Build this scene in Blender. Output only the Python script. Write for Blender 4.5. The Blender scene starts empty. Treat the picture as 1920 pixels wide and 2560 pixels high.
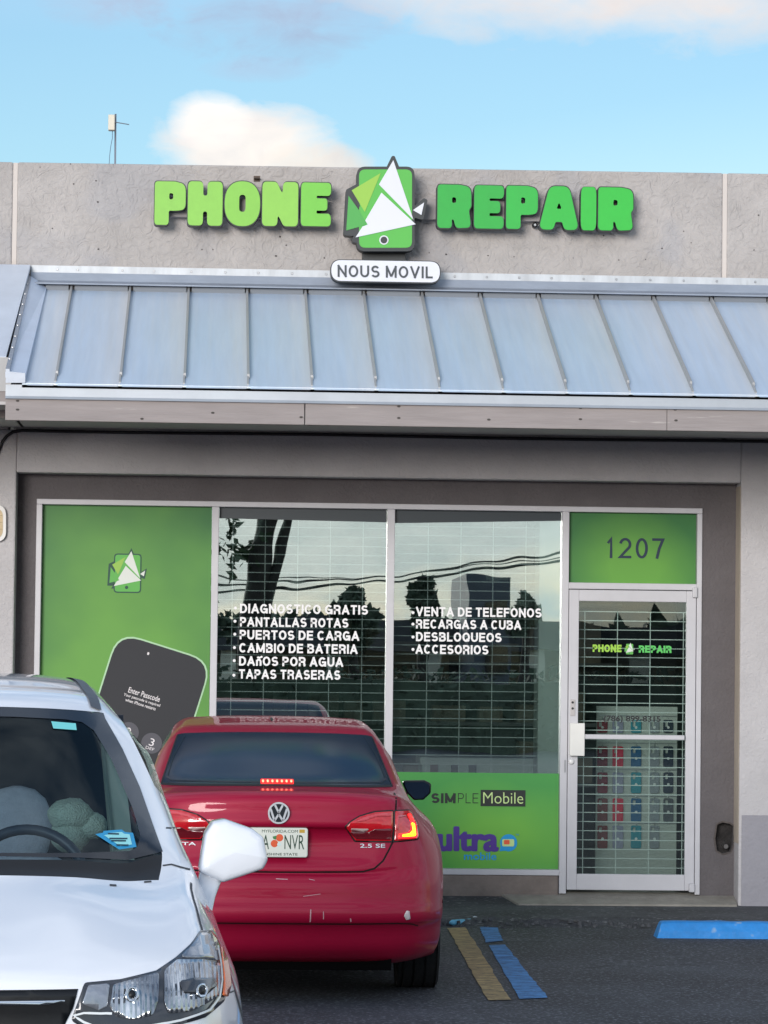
import bpy, bmesh, math, random
from mathutils import Vector, Matrix, Euler
from mathutils.bvhtree import BVHTree
from mathutils.noise import noise as pnoise
random.seed(7)
sc = bpy.context.scene
COL = sc.collection
PI = math.pi

# ------------------------------------------------------------------ camera
FPX = 8190.0; CAM = Vector((0, -23, 1.64))
R3 = (Matrix.Rotation(-.0514, 3, 'Z') @ Matrix.Rotation(PI/2+.045, 3, 'X') @ Matrix.Rotation(.012, 3, 'Z'))
cd = bpy.data.cameras.new('camera'); cam = bpy.data.objects.new('camera', cd); COL.objects.link(cam)
cam.matrix_world = Matrix.Translation(CAM) @ R3.to_4x4()
cd.sensor_fit = 'VERTICAL'; cd.sensor_height = 36; cd.lens = FPX/2560*36
cd.clip_start = .1; cd.clip_end = 2000
sc.camera = cam
sc.render.resolution_x, sc.render.resolution_y = 768, 1024

def ray(px, py): return R3 @ Vector(((px-960)/FPX, -(py-1280)/FPX, -1))
def P(px, py, Y):                      # photo pixel -> point on the upright plane at depth Y
    d = ray(px, py); return CAM + d*((Y-CAM.y)/d.y)
def PG(px, py, z):                     # photo pixel -> point on the ground at height z
    d = ray(px, py); return CAM + d*((z-CAM.z)/d.z)

# ------------------------------------------------------------------ light
SUN_EL, SUN_AZ = math.radians(8.5), math.radians(200)    # azimuth clockwise from +Y: behind the camera
sd = Vector((math.sin(SUN_AZ)*math.cos(SUN_EL), math.cos(SUN_AZ)*math.cos(SUN_EL), math.sin(SUN_EL)))
sl = bpy.data.lights.new('sun', 'SUN'); sl.energy = 1.85; sl.angle = math.radians(22); sl.color = (1, .95, .92)
so = bpy.data.objects.new('sun', sl); COL.objects.link(so)
so.rotation_euler = sd.to_track_quat('Z', 'Y').to_euler(); so.location = (0, -30, 20)

SKY_STR = .118
w = bpy.data.worlds.new('World'); sc.world = w; w.use_nodes = True
nt = w.node_tree; nt.nodes.clear()
def N(t, kind, **kw):
    n = t.nodes.new(kind)
    for k, v in kw.items(): setattr(n, k, v)
    return n
def mth(t, op, a, b=None, c=None, clamp=False):
    n = N(t, 'ShaderNodeMath', operation=op, use_clamp=clamp)
    for i, v in enumerate((a, b, c)):
        if v is None: continue
        if isinstance(v, (int, float)): n.inputs[i].default_value = v
        else: t.links.new(v, n.inputs[i])
    return n.outputs[0]
def mixc(t, fac, a, b, blend='MIX'):
    n = N(t, 'ShaderNodeMix', data_type='RGBA', blend_type=blend)
    for s, v in ((n.inputs[0], fac), (n.inputs[6], a), (n.inputs[7], b)):
        if isinstance(v, (int, float)): s.default_value = v
        elif isinstance(v, (tuple, list)): s.default_value = (*v[:3], 1)
        else: t.links.new(v, s)
    return n.outputs[2]
def lin(r, g, b):
    f = lambda c: c/12.92 if c <= .04045 else ((c+.055)/1.055)**2.4
    return tuple(f(c/255) for c in (r, g, b))

out = N(nt, 'ShaderNodeOutputWorld'); bg = N(nt, 'ShaderNodeBackground'); bg.inputs[1].default_value = SKY_STR
nt.links.new(bg.outputs[0], out.inputs[0])
sky = N(nt, 'ShaderNodeTexSky'); sky.sky_type = 'NISHITA'; sky.sun_disc = False
sky.sun_elevation = SUN_EL; sky.sun_rotation = SUN_AZ; sky.altitude = 0; sky.air_density = 1.0; sky.dust_density = .6; sky.ozone_density = 1.6
tc = N(nt, 'ShaderNodeTexCoord'); sx = N(nt, 'ShaderNodeSeparateXYZ'); nt.links.new(tc.outputs['Generated'], sx.inputs[0])
X_, Y_, Z_ = sx.outputs
yy = mth(nt, 'MAXIMUM', Y_, .05)
u_ = mth(nt, 'DIVIDE', X_, yy); v_ = mth(nt, 'DIVIDE', Z_, yy)
front = mth(nt, 'GREATER_THAN', Y_, .3)
nz = N(nt, 'ShaderNodeTexNoise'); nz.inputs['Scale'].default_value = 16; nz.inputs['Detail'].default_value = 7; nz.inputs['Roughness'].default_value = .55
mp = N(nt, 'ShaderNodeMapping'); mp.inputs['Scale'].default_value = (1, 1, 2.2); mp.inputs['Location'].default_value = (.13, 0, .31)
nt.links.new(tc.outputs['Generated'], mp.inputs[0]); nt.links.new(mp.outputs[0], nz.inputs['Vector'])
nval = mth(nt, 'SUBTRACT', nz.outputs[0], .5)
nz2 = N(nt, 'ShaderNodeTexNoise'); nz2.inputs['Scale'].default_value = 46; nz2.inputs['Detail'].default_value = 8; nz2.inputs['Roughness'].default_value = .62; nz2.inputs['Distortion'].default_value = .6
nt.links.new(mp.outputs[0], nz2.inputs['Vector']); nval2 = mth(nt, 'SUBTRACT', nz2.outputs[0], .5)
nval = mth(nt, 'ADD', nval, mth(nt, 'MULTIPLY', nval2, .55))
hi = mth(nt, 'DIVIDE', mth(nt, 'SUBTRACT', mth(nt, 'SUBTRACT', Z_, mth(nt, 'MULTIPLY', X_, .16)), .085), .065, clamp=True)
col = mixc(nt, 1.0, sky.outputs[0], mixc(nt, hi, (1.0, 1.0, 1.03), (.76, .88, 1.0)), 'MULTIPLY')
def uv_of(px, py):
    d = ray(px, py); return d.x/d.y, d.z/d.y
CLOUDS = [  # px, py, rx, ry, colour, noise gain, opacity, softness
    (600, 60, 420, 110, lin(160, 172, 194), 3.6, .8, 1.2),
    (330, 20, 240, 90, lin(170, 178, 198), 3.4, .6, 1.2),
    (1620, -30, 760, 200, lin(232, 216, 204), 2.4, .88, 1.2),
    (600, 380, 260, 130, lin(238, 228, 218), 2.4, .92, .9),
    (520, 300, 110, 80, lin(244, 236, 228), 2.0, .88, .8),
    (800, 420, 160, 70, lin(225, 216, 206), 2.2, .9, .8),
    (640, 170, 150, 40, lin(170, 178, 200), 3.0, .5, 1.4)]
for px, py, rx, ry, cc, gain, op, soft in CLOUDS:
    u0, v0 = uv_of(px, py); ru, rv = rx/FPX, ry/FPX
    a = mth(nt, 'DIVIDE', mth(nt, 'SUBTRACT', u_, u0), ru); b = mth(nt, 'DIVIDE', mth(nt, 'SUBTRACT', v_, v0), rv)
    q = mth(nt, 'SUBTRACT', 1.0, mth(nt, 'ADD', mth(nt, 'MULTIPLY', a, a), mth(nt, 'MULTIPLY', b, b)))
    q = mth(nt, 'ADD', q, mth(nt, 'MULTIPLY', nval, gain))
    q = mth(nt, 'MULTIPLY', mth(nt, 'DIVIDE', q, soft, clamp=True), front)
    q = mth(nt, 'SMOOTH_MIN', q, 1.0, .2)
    q = mth(nt, 'MULTIPLY', q, op)
    cv_ = mixc(nt, mth(nt, 'MULTIPLY', mth(nt, 'ADD', nval2, .18), 2.6, clamp=True), tuple(c/SKY_STR*.80 for c in cc), tuple(c/SKY_STR*.80*k for c, k in zip(cc, (.84, .86, .91))))
    col = mixc(nt, q, col, cv_)
# broken cloud over the rest of the sky, added for more light (seen in paint and glass)
nb = N(nt, 'ShaderNodeTexNoise'); nb.inputs['Scale'].default_value = 3.2; nb.inputs['Detail'].default_value = 6
mp2 = N(nt, 'ShaderNodeMapping'); mp2.inputs['Scale'].default_value = (1, 1, 2.4)
nt.links.new(tc.outputs['Generated'], mp2.inputs[0]); nt.links.new(mp2.outputs[0], nb.inputs['Vector'])
cb = mth(nt, 'MULTIPLY', mth(nt, 'MULTIPLY', mth(nt, 'SUBTRACT', nb.outputs[0], .40), 5.0, clamp=True), .85)
away = mth(nt, 'MAXIMUM', mth(nt, 'SUBTRACT', 1.0, front), mth(nt, 'MAXIMUM', mth(nt, 'DIVIDE', mth(nt, 'SUBTRACT', v_, .19), .22, clamp=True), mth(nt, 'DIVIDE', mth(nt, 'SUBTRACT', mth(nt, 'ABSOLUTE', u_), .28), .35, clamp=True)))
cb = mth(nt, 'MULTIPLY', cb, away)
cb = mth(nt, 'MULTIPLY', cb, mth(nt, 'GREATER_THAN', Z_, 0.0))
col = mixc(nt, cb, col, tuple(c/SKY_STR*.92 for c in lin(218, 226, 238)))
rear = mth(nt, 'MULTIPLY', mth(nt, 'SUBTRACT', .15, Y_), 4.0, clamp=True)
low = mth(nt, 'SUBTRACT', 1.0, mth(nt, 'MULTIPLY', Z_, 2.2), clamp=True)
bank = mth(nt, 'MULTIPLY', mth(nt, 'MULTIPLY', rear, low), mth(nt, 'ADD', .72, mth(nt, 'MULTIPLY', nval, 1.6)), clamp=True)
col = mixc(nt, bank, col, tuple(c/SKY_STR*.68 for c in lin(214, 222, 222)))
nt.links.new(col, bg.inputs[0])

sc.view_settings.view_transform = 'Standard'; sc.view_settings.look = 'None'
sc.view_settings.exposure = 0.74; sc.view_settings.gamma = 1

# ------------------------------------------------------------------ materials
MATS = {}
def M(name, c, rough=.6, metal=0., var=0., vscale=4., bump=0., bscale=40., coat=0., stretch=(1, 1, 1), dist=0., spec=.5,
      emit=None, es=0., dark=None, speck=None, trans=0.):
    if name in MATS: return MATS[name]
    m = bpy.data.materials.new(name); m.use_nodes = True; t = m.node_tree
    b = t.nodes['Principled BSDF']
    cl = lin(*c) if max(c) > 1 else c
    b.inputs['Base Color'].default_value = (*cl, 1); b.inputs['Roughness'].default_value = rough
    b.inputs['Metallic'].default_value = metal; b.inputs['Specular IOR Level'].default_value = spec
    if coat: b.inputs['Coat Weight'].default_value = coat; b.inputs['Coat Roughness'].default_value = .03
    if emit: b.inputs['Emission Color'].default_value = (*lin(*emit), 1); b.inputs['Emission Strength'].default_value = es
    t_ = N(t, 'ShaderNodeTexCoord'); mp = N(t, 'ShaderNodeMapping'); mp.inputs['Scale'].default_value = stretch
    t.links.new(t_.outputs['Object'], mp.inputs[0])
    cur = None
    if var:
        n = N(t, 'ShaderNodeTexNoise'); n.inputs['Scale'].default_value = vscale; n.inputs['Detail'].default_value = 8; n.inputs['Roughness'].default_value = .62
        t.links.new(mp.outputs[0], n.inputs['Vector'])
        f = mth(t, 'MULTIPLY', mth(t, 'SUBTRACT', n.outputs[0], .3), 2.5, clamp=True)
        d = dark or tuple(x*(1-var) for x in cl)
        cur = mixc(t, f, d, tuple(min(1, x*(1+var*.45)) for x in cl))
    if speck:                                       # (scale, threshold, colour, amount)
        v = N(t, 'ShaderNodeTexNoise'); v.inputs['Scale'].default_value = speck[0]; v.inputs['Detail'].default_value = 2
        t.links.new(mp.outputs[0], v.inputs['Vector'])
        f = mth(t, 'MULTIPLY', mth(t, 'MULTIPLY', mth(t, 'SUBTRACT', v.outputs[0], speck[1]), 14, clamp=True), speck[3])
        cur = mixc(t, f, cur if cur is not None else cl, speck[2])
    if cur is not None: t.links.new(cur, b.inputs['Base Color'])
    if bump:
        n = N(t, 'ShaderNodeTexNoise'); n.inputs['Scale'].default_value = bscale; n.inputs['Detail'].default_value = 6; n.inputs['Distortion'].default_value = dist
        t.links.new(mp.outputs[0], n.inputs['Vector'])
        bp = N(t, 'ShaderNodeBump'); bp.inputs['Strength'].default_value = min(1, bump); bp.inputs['Distance'].default_value = .02
        t.links.new(n.outputs[0], bp.inputs['Height']); t.links.new(bp.outputs[0], b.inputs['Normal'])
    MATS[name] = m; return m

def glass(name, tint, fac, wav=0., wsc=1.2, graze=.55):
    m = bpy.data.materials.new(name); m.use_nodes = True; t = m.node_tree; t.nodes.clear()
    o = N(t, 'ShaderNodeOutputMaterial'); mx = N(t, 'ShaderNodeMixShader'); tr = N(t, 'ShaderNodeBsdfTransparent'); gl = N(t, 'ShaderNodeBsdfGlossy')
    gl.inputs['Roughness'].default_value = .005; tr.inputs[0].default_value = (*tint, 1); gl.inputs[0].default_value = (.92, 1, .98, 1)
    lw = N(t, 'ShaderNodeLayerWeight'); lw.inputs[0].default_value = .35
    f = mth(t, 'ADD', fac, mth(t, 'MULTIPLY', lw.outputs[0], graze), clamp=True)
    t.links.new(f, mx.inputs[0]); t.links.new(tr.outputs[0], mx.inputs[1]); t.links.new(gl.outputs[0], mx.inputs[2]); t.links.new(mx.outputs[0], o.inputs[0])
    if wav:
        c = N(t, 'ShaderNodeTexCoord'); n = N(t, 'ShaderNodeTexNoise'); n.inputs['Scale'].default_value = wsc; n.inputs['Detail'].default_value = 1
        t.links.new(c.outputs['Object'], n.inputs['Vector'])
        bp = N(t, 'ShaderNodeBump'); bp.inputs['Strength'].default_value = wav; bp.inputs['Distance'].default_value = .02
        t.links.new(n.outputs[0], bp.inputs['Height']); t.links.new(bp.outputs[0], gl.inputs['Normal'])
    MATS[name] = m; return m

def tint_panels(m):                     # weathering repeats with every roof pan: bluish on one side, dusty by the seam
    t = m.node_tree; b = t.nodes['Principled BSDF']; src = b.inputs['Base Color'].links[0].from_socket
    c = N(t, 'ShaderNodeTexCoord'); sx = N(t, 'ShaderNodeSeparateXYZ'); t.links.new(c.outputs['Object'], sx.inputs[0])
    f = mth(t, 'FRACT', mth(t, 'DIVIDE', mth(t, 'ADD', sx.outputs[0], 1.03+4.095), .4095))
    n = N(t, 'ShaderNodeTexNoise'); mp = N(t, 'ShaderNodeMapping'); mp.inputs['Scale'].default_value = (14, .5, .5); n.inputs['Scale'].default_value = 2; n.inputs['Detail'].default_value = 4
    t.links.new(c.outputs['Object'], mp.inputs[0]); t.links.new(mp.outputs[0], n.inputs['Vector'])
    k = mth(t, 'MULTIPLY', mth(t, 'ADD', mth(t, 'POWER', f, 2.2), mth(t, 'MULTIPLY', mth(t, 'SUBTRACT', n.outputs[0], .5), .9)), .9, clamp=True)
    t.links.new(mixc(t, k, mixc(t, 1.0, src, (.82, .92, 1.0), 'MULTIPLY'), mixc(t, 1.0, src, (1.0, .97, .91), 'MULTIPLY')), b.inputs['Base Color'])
STUCCO = M('stucco', (172, 167, 164), .9, var=.18, vscale=2.2, bump=.9, bscale=13, dist=2.2, speck=(1.5, .52, lin(150, 152, 160), .30))
STUCCO_LOW = M('stucco_wall', (188, 186, 188), .9, var=.10, vscale=3, bump=.5, bscale=34, dist=.8)
BASEPAINT = M('base_paint', (150, 149, 156), .8, var=.1, vscale=4, bump=.35, bscale=40)
BROWN = M('brown_stucco', (98, 94, 96), .9, var=.12, vscale=5, bump=.5, bscale=45, dist=.6)
BEIGE = M('beige_edge', (186, 174, 160), .9, var=.1, bump=.3)
ALU = M('white_aluminium', (194, 194, 199), .38, .0, var=.05, vscale=8)
STEEL = M('steel', (170, 172, 176), .3, .9)
ROOF = M('roof_metal', (204, 211, 222), .48, .28, var=.08, vscale=3.2, stretch=(5, .35, .35), bump=.08, bscale=4)
tint_panels(ROOF)
ROOFTRIM = M('roof_trim', (152, 160, 172), .4, .4, var=.14, vscale=4, stretch=(1, 3, 3))
WHITETRIM = M('flashing_metal', (186, 191, 196), .45, .15, var=.22, vscale=9, stretch=(1, 1, .25), speck=(7, .68, lin(96, 98, 100), .6))
RIB = M('rib_metal', (164, 165, 165), .5, .3, var=.1)
WOOD = M('painted_wood', (150, 143, 142), .8, var=.14, vscale=3, stretch=(.6, 4, 5), bump=.25, bscale=9, speck=(6, .69, lin(190, 184, 180), .6))
SOFFIT = M('soffit', (180, 178, 178), .9, var=.1)
BLACK = M('black_plastic', (18, 19, 22), .5)
RUBBER = M('rubber', (24, 25, 28), .85, bump=.2, bscale=60)
WHITEVINYL = M('white_vinyl', (236, 236, 238), .6)
NAVY = M('navy_vinyl', (16, 38, 62), .6)
DARKSIGN = M('dark_return', (38, 44, 48), .5)
SIGNWHITE = M('sign_white', (206, 208, 216), .45)
SIGNGREEN = M('sign_green', (72, 168, 60), .45)
SIGNGREEN2 = M('sign_green_deep', (60, 154, 64), .45)
SIGNLIME = M('sign_lime', (136, 182, 60), .45)
INTER = M('interior_paint', (70, 74, 80), .9, var=.1)
INTERW = M('interior_white', (215, 220, 216), .7)
GRILLE = M('grille_steel', (226, 230, 230), .5, .0)

# ------------------------------------------------------------------ mesh helpers
class MB:
    def __init__(s): s.v = []; s.f = []
    def add(s, vs, fs):
        o = len(s.v); s.v += [tuple(v) for v in vs]; s.f += [tuple(i+o for i in f) for f in fs]; return s
    def box(s, x0, x1, y0, y1, z0, z1):
        return s.add([(x, y, z) for z in (z0, z1) for y in (y0, y1) for x in (x0, x1)],
                     [(0, 2, 3, 1), (4, 5, 7, 6), (0, 1, 5, 4), (2, 6, 7, 3), (0, 4, 6, 2), (1, 3, 7, 5)])
    def hexa(s, a, b):                     # two quads (front, back) with the same winding
        return s.add(list(a)+list(b), [(0, 1, 2, 3), (7, 6, 5, 4), (0, 4, 5, 1), (1, 5, 6, 2), (2, 6, 7, 3), (3, 7, 4, 0)])
    def tube(s, pts, r, n=8, cap=True):
        pts = [Vector(p) for p in pts]; rings = []
        rs = r if isinstance(r, (list, tuple)) else [r]*len(pts)
        for i, p in enumerate(pts):
            t = (pts[min(i+1, len(pts)-1)]-pts[max(i-1, 0)]).normalized()
            a = t.cross(Vector((0, 0, 1)) if abs(t.z) < .9 else Vector((0, 1, 0))).normalized(); b = t.cross(a)
            rings.append([p+(a*math.cos(2*PI*k/n)+b*math.sin(2*PI*k/n))*rs[i] for k in range(n)])
        o = [v for r_ in rings for v in r_]; f = []
        for i in range(len(pts)-1):
            for k in range(n): f.append((i*n+k, i*n+(k+1) % n, (i+1)*n+(k+1) % n, (i+1)*n+k))
        if cap: f += [tuple(range(n))[::-1], tuple(range((len(pts)-1)*n, len(pts)*n))]
        return s.add(o, f)
    def lathe(s, prof, c, axis='X', n=32):    # profile of (radius, along)
        o = []; c = Vector(c)
        for r, a in prof:
            for k in range(n):
                q = 2*PI*k/n
                o.append(c+(Vector((a, r*math.cos(q), r*math.sin(q))) if axis == 'X' else Vector((r*math.cos(q), a, r*math.sin(q))) if axis == 'Y' else Vector((r*math.cos(q), r*math.sin(q), a))))
        f = []
        for i in range(len(prof)-1):
            for k in range(n): f.append((i*n+k, i*n+(k+1) % n, (i+1)*n+(k+1) % n, (i+1)*n+k))
        f += [tuple(range(n)), tuple(range((len(prof)-1)*n, len(prof)*n))[::-1]]
        return s.add(o, f)
    def build(s, name, mat, parent=None, smooth=False, bevel=0., fix=True, auto=None):
        me = bpy.data.meshes.new(name); me.from_pydata(s.v, [], s.f); me.update()
        if fix:
            bm = bmesh.new(); bm.from_mesh(me); bmesh.ops.recalc_face_normals(bm, faces=bm.faces); bm.to_mesh(me); bm.free()
        if smooth: me.shade_smooth()
        o = bpy.data.objects.new(name, me); COL.objects.link(o); me.materials.append(mat)
        if parent is not None:
            o.parent = parent
            if parent.get('_t') is not None: o.matrix_parent_inverse = Matrix.Translation(-Vector(parent['_t']))
        if bevel:
            b = o.modifiers.new('bevel', 'BEVEL'); b.width = bevel; b.segments = 2; b.limit_method = 'ANGLE'; b.angle_limit = math.radians(40)
        return o
def tag(o, label=None, cat=None, group=None, kind=None):
    for k, v in (('label', label), ('category', cat), ('group', group), ('kind', kind)):
        if v: o[k] = v
    return o
def thing(name, loc, label, cat, group=None, world=True, rz=0):
    o = bpy.data.objects.new(name, None); COL.objects.link(o); o.location = loc; o.rotation_euler = (0, 0, rz); o.empty_display_size = .1
    if world: o['_t'] = tuple(loc)
    return tag(o, label, cat, group)

def fillet(pts, r, n=5):
    out = []; L = len(pts); rs = r if isinstance(r, (list, tuple)) else [r]*L
    for i in range(L):
        p = Vector(pts[i]); a = Vector(pts[i-1])-p; b = Vector(pts[(i+1) % L])-p
        la, lb = a.length, b.length; rr = rs[i]
        if rr <= 0 or la < 1e-6 or lb < 1e-6: out.append(tuple(p)); continue
        a.normalize(); b.normalize(); ang = a.angle(b)
        if ang > PI-.05: out.append(tuple(p)); continue
        d = min(rr/math.tan(ang/2), la*.48, lb*.48)
        p0, p1 = p+a*d, p+b*d
        for k in range(n+1):
            t = k/n; out.append(tuple(p0*(1-t)**2+p*2*t*(1-t)+p1*t*t))
    return out
def rrect(x0, x1, y0, y1, r, n=6): return fillet([(x0, y0), (x1, y0), (x1, y1), (x0, y1)], r, n)
def circ(x, y, r, n=24): return [(x+r*math.cos(2*PI*k/n), y+r*math.sin(2*PI*k/n)) for k in range(n)]

def fill2d(loops, cell=None):             # -> bmesh lying in the plane (u, v, 0), loops may hold holes
    bm = bmesh.new(); es = []
    for lp in loops:
        vs = [bm.verts.new((p[0], p[1], 0)) for p in lp]
        for i in range(len(vs)): es.append(bm.edges.new((vs[i-1], vs[i])))
    bmesh.ops.triangle_fill(bm, use_beauty=True, use_dissolve=False, edges=es)
    for f in bm.faces:
        f.normal_update()
        if f.normal.z < 0: f.normal_flip()
    if cell:
        us = [v.co.x for v in bm.verts]; vv = [v.co.y for v in bm.verts]
        for ax, lo, hi in ((0, min(us), max(us)), (1, min(vv), max(vv))):
            k = math.floor(lo/cell)+1
            while k*cell < hi:
                co = (k*cell, 0, 0) if ax == 0 else (0, k*cell, 0); no = (1, 0, 0) if ax == 0 else (0, 1, 0)
                bmesh.ops.bisect_plane(bm, geom=bm.verts[:]+bm.edges[:]+bm.faces[:], plane_co=co, plane_no=no, dist=1e-6); k += 1
    return bm
def flat(name, loops, fmap, depth, mat, parent, smooth=False):
    """a flat shape given as 2D loops; fmap(u, v) -> front point; depth = thickness backwards along +Y"""
    bm = fill2d(loops)
    bm.verts.ensure_lookup_table()
    fr = [fmap(v.co.x, v.co.y) for v in bm.verts]; n = len(fr)
    fs = [tuple(v.index for v in f.verts) for f in bm.faces]
    bd = [(e.verts[0].index, e.verts[1].index) for e in bm.edges if len(e.link_faces) == 1]
    bm.free(); mb = MB()
    if depth:
        mb.add(fr+[Vector(p)+Vector((0, depth, 0)) for p in fr], fs+[tuple(i+n for i in f[::-1]) for f in fs]+[(a, b, b+n, a+n) for a, b in bd])
    else: mb.add(fr, fs)
    return mb.build(name, mat, parent, smooth)
def pmap(Y): return lambda u, v: P(u, v, Y)
def at(x, z, Y): return Vector((x, Y, z))
def box_px(mb, x0, x1, y0, y1, Yf, Yb):   # upright box from pixel extents, squared up
    a = P(x0, y0, Yf); b = P(x1, y0, Yf); c = P(x1, y1, Yf); d = P(x0, y1, Yf)
    mb.box((a.x+d.x)/2, (b.x+c.x)/2, min(Yf, Yb), max(Yf, Yb), (c.z+d.z)/2, (a.z+b.z)/2); return mb

FONTC = {}
def text(name, s, x0, x1, yb, yt, Y, mat, parent, bold=0., depth=.002, fm=None, local=None, sp=1.):
    """lettering fitted to a pixel box (left, right, baseline, top) on the plane Y, or to a local metric box"""
    cu = bpy.data.curves.new('t', 'FONT'); cu.body = s; cu.size = 1; cu.offset = min(bold, .012) if bold < .02 else 0; cu.extrude = 0; cu.resolution_u = 4; cu.space_character = sp
    o = bpy.data.objects.new('t', cu); COL.objects.link(o)
    me = bpy.data.meshes.new_from_object(o.evaluated_get(bpy.context.evaluated_depsgraph_get()))
    bpy.data.objects.remove(o); bpy.data.curves.remove(cu)
    vs = [v.co.copy() for v in me.vertices]; fs = [tuple(p.vertices) for p in me.polygons]
    cnt = {}
    for f in fs:
        for i in range(len(f)):
            e = (f[i-1], f[i]); k = tuple(sorted(e)); cnt[k] = cnt.get(k, 0)+1
    bd = [k for k, c in cnt.items() if c == 1]
    bx0 = min(v.x for v in vs); bx1 = max(v.x for v in vs); by0 = min(v.y for v in vs); by1 = max(v.y for v in vs)
    pts = []
    for v in vs:
        a = (v.x-bx0)/(bx1-bx0); b = (v.y-by0)/(by1-by0)
        u = x0+(x1-x0)*a; q = yb+(yt-yb)*b
        pts.append(Vector(fm(u, q)) if fm else P(u, q, Y))
    if local is None and fm is None:     # square up: level baseline in the world
        zs0 = (P(x0, yb, Y).z+P(x1, yb, Y).z)/2; zs1 = (P(x0, yt, Y).z+P(x1, yt, Y).z)/2
        for v, p in zip(vs, pts): p.z = zs0+(zs1-zs0)*(v.y-by0)/(by1-by0)
    n = len(pts); mb = MB()
    if bold >= .02:
        cap = (pts[0]-pts[0]).length; zz = [p.z for p in pts]; bw = bold*(max(zz)-min(zz))*1.25
        sh = [(-1, -1), (1, -1), (-1, 1), (1, 1), (0, 1.2), (0, -1.2), (1.2, 0), (-1.2, 0)]
        for q, (dx, dz) in enumerate(sh): mb.add([p+Vector((dx*bw, -.0001*(q+1), dz*bw*.8)) for p in pts], fs)
    if depth: mb.add(pts+[p+Vector((0, depth, 0)) for p in pts], fs+[tuple(i+n for i in f[::-1]) for f in fs]+[(a, b, b+n, a+n) for a, b in bd])
    else: mb.add(pts, fs)
    bpy.data.meshes.remove(me)
    return mb.build(name, mat, parent)

def arc(cx, cy, rx, ry, a0, a1, n=14): return [(cx+rx*math.cos(math.radians(a0+(a1-a0)*i/n)), cy+ry*math.sin(math.radians(a0+(a1-a0)*i/n))) for i in range(n+1)]
_P = [[(0, 0), (0, 1), (.55, 1)]+arc(.55, .73, .44, .27, 90, -90)+[(0, .46)]]
_O = [arc(.5, .5, .5, .5, 90, 450, 32)]
GLY = {'A': ([[(0, 0), (.5, 1)], [(.5, 1), (1, 0)], [(.2, .27), (.8, .27)]], .80),
 'B': ([[(0, 0), (0, 1), (.55, 1)]+arc(.55, .765, .38, .235, 90, -90)+[(0, .53)], [(.4, .53), (.6, .53)]+arc(.6, .265, .40, .265, 90, -90)+[(0, 0)]], .72),
 'C': ([arc(.5, .5, .5, .5, 42, 318, 24)], .76), 'D': ([[(0, 0), (0, 1), (.42, 1)]+arc(.42, .5, .58, .5, 90, -90, 18)+[(0, 0)]], .74),
 'E': ([[(1, 1), (0, 1), (0, 0), (1, 0)], [(0, .52), (.92, .52)]], .66), 'F': ([[(1, 1), (0, 1), (0, 0)], [(0, .5), (.85, .5)]], .62),
 'G': ([arc(.5, .5, .5, .5, 40, 330, 24), [(.56, .45), (1, .45)], [(1, .5), (1, 0)]], .80), 'H': ([[(0, 0), (0, 1)], [(1, 0), (1, 1)], [(0, .52), (1, .52)]], .74), 'I': ([[(.5, 0), (.5, 1)]], .0),
 'L': ([[(0, 1), (0, 0), (1, 0)]], .60), 'M': ([[(0, 0), (0, 1)], [(0, 1), (.5, .02)], [(.5, .02), (1, 1)], [(1, 1), (1, 0)]], .90), 'N': ([[(0, 0), (0, 1)], [(0, 1), (1, 0)], [(1, 0), (1, 1)]], .75),
 'O': (_O, .80), 'P': (_P, .68), 'Q': (_O+[[(.58, .27), (1, -.04)]], .80), 'R': (_P+[[(.45, .46), (.68, .46), (.88, .36), (.93, .2), (.96, 0)]], .72),
 'S': ([arc(.5, .74, .46, .26, 25, 250, 16)+arc(.5, .26, .50, .26, 70, -155, 18)], .70), 'T': ([[(0, 1), (1, 1)], [(.5, 1), (.5, 0)]], .68), 'U': ([[(0, 1), (0, .38)]+arc(.5, .36, .5, .36, 180, 360)+[(1, .38), (1, 1)]], .74),
 'V': ([[(0, 1), (.5, 0)], [(.5, 0), (1, 1)]], .78), '\u00f1': ([[(0, 0), (0, .68)], [(0, .40)]+arc(.5, .42, .5, .26, 180, 0)+[(1, 0)], [(.05, .93), (.32, 1.0), (.65, .93), (.95, 1.0)]], .58),
 '1': ([[(.08, .76), (.62, 1.0), (.62, 0)]], .40), '2': ([arc(.5, .70, .48, .30, 170, -28, 16)+[(0, 0), (1, 0)]], .58), '0': ([arc(.5, .5, .5, .5, 90, 450, 32)], .56), '7': ([[(0, 1), (1, 1), (.62, .5), (.40, 0)]], .56)}
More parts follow.
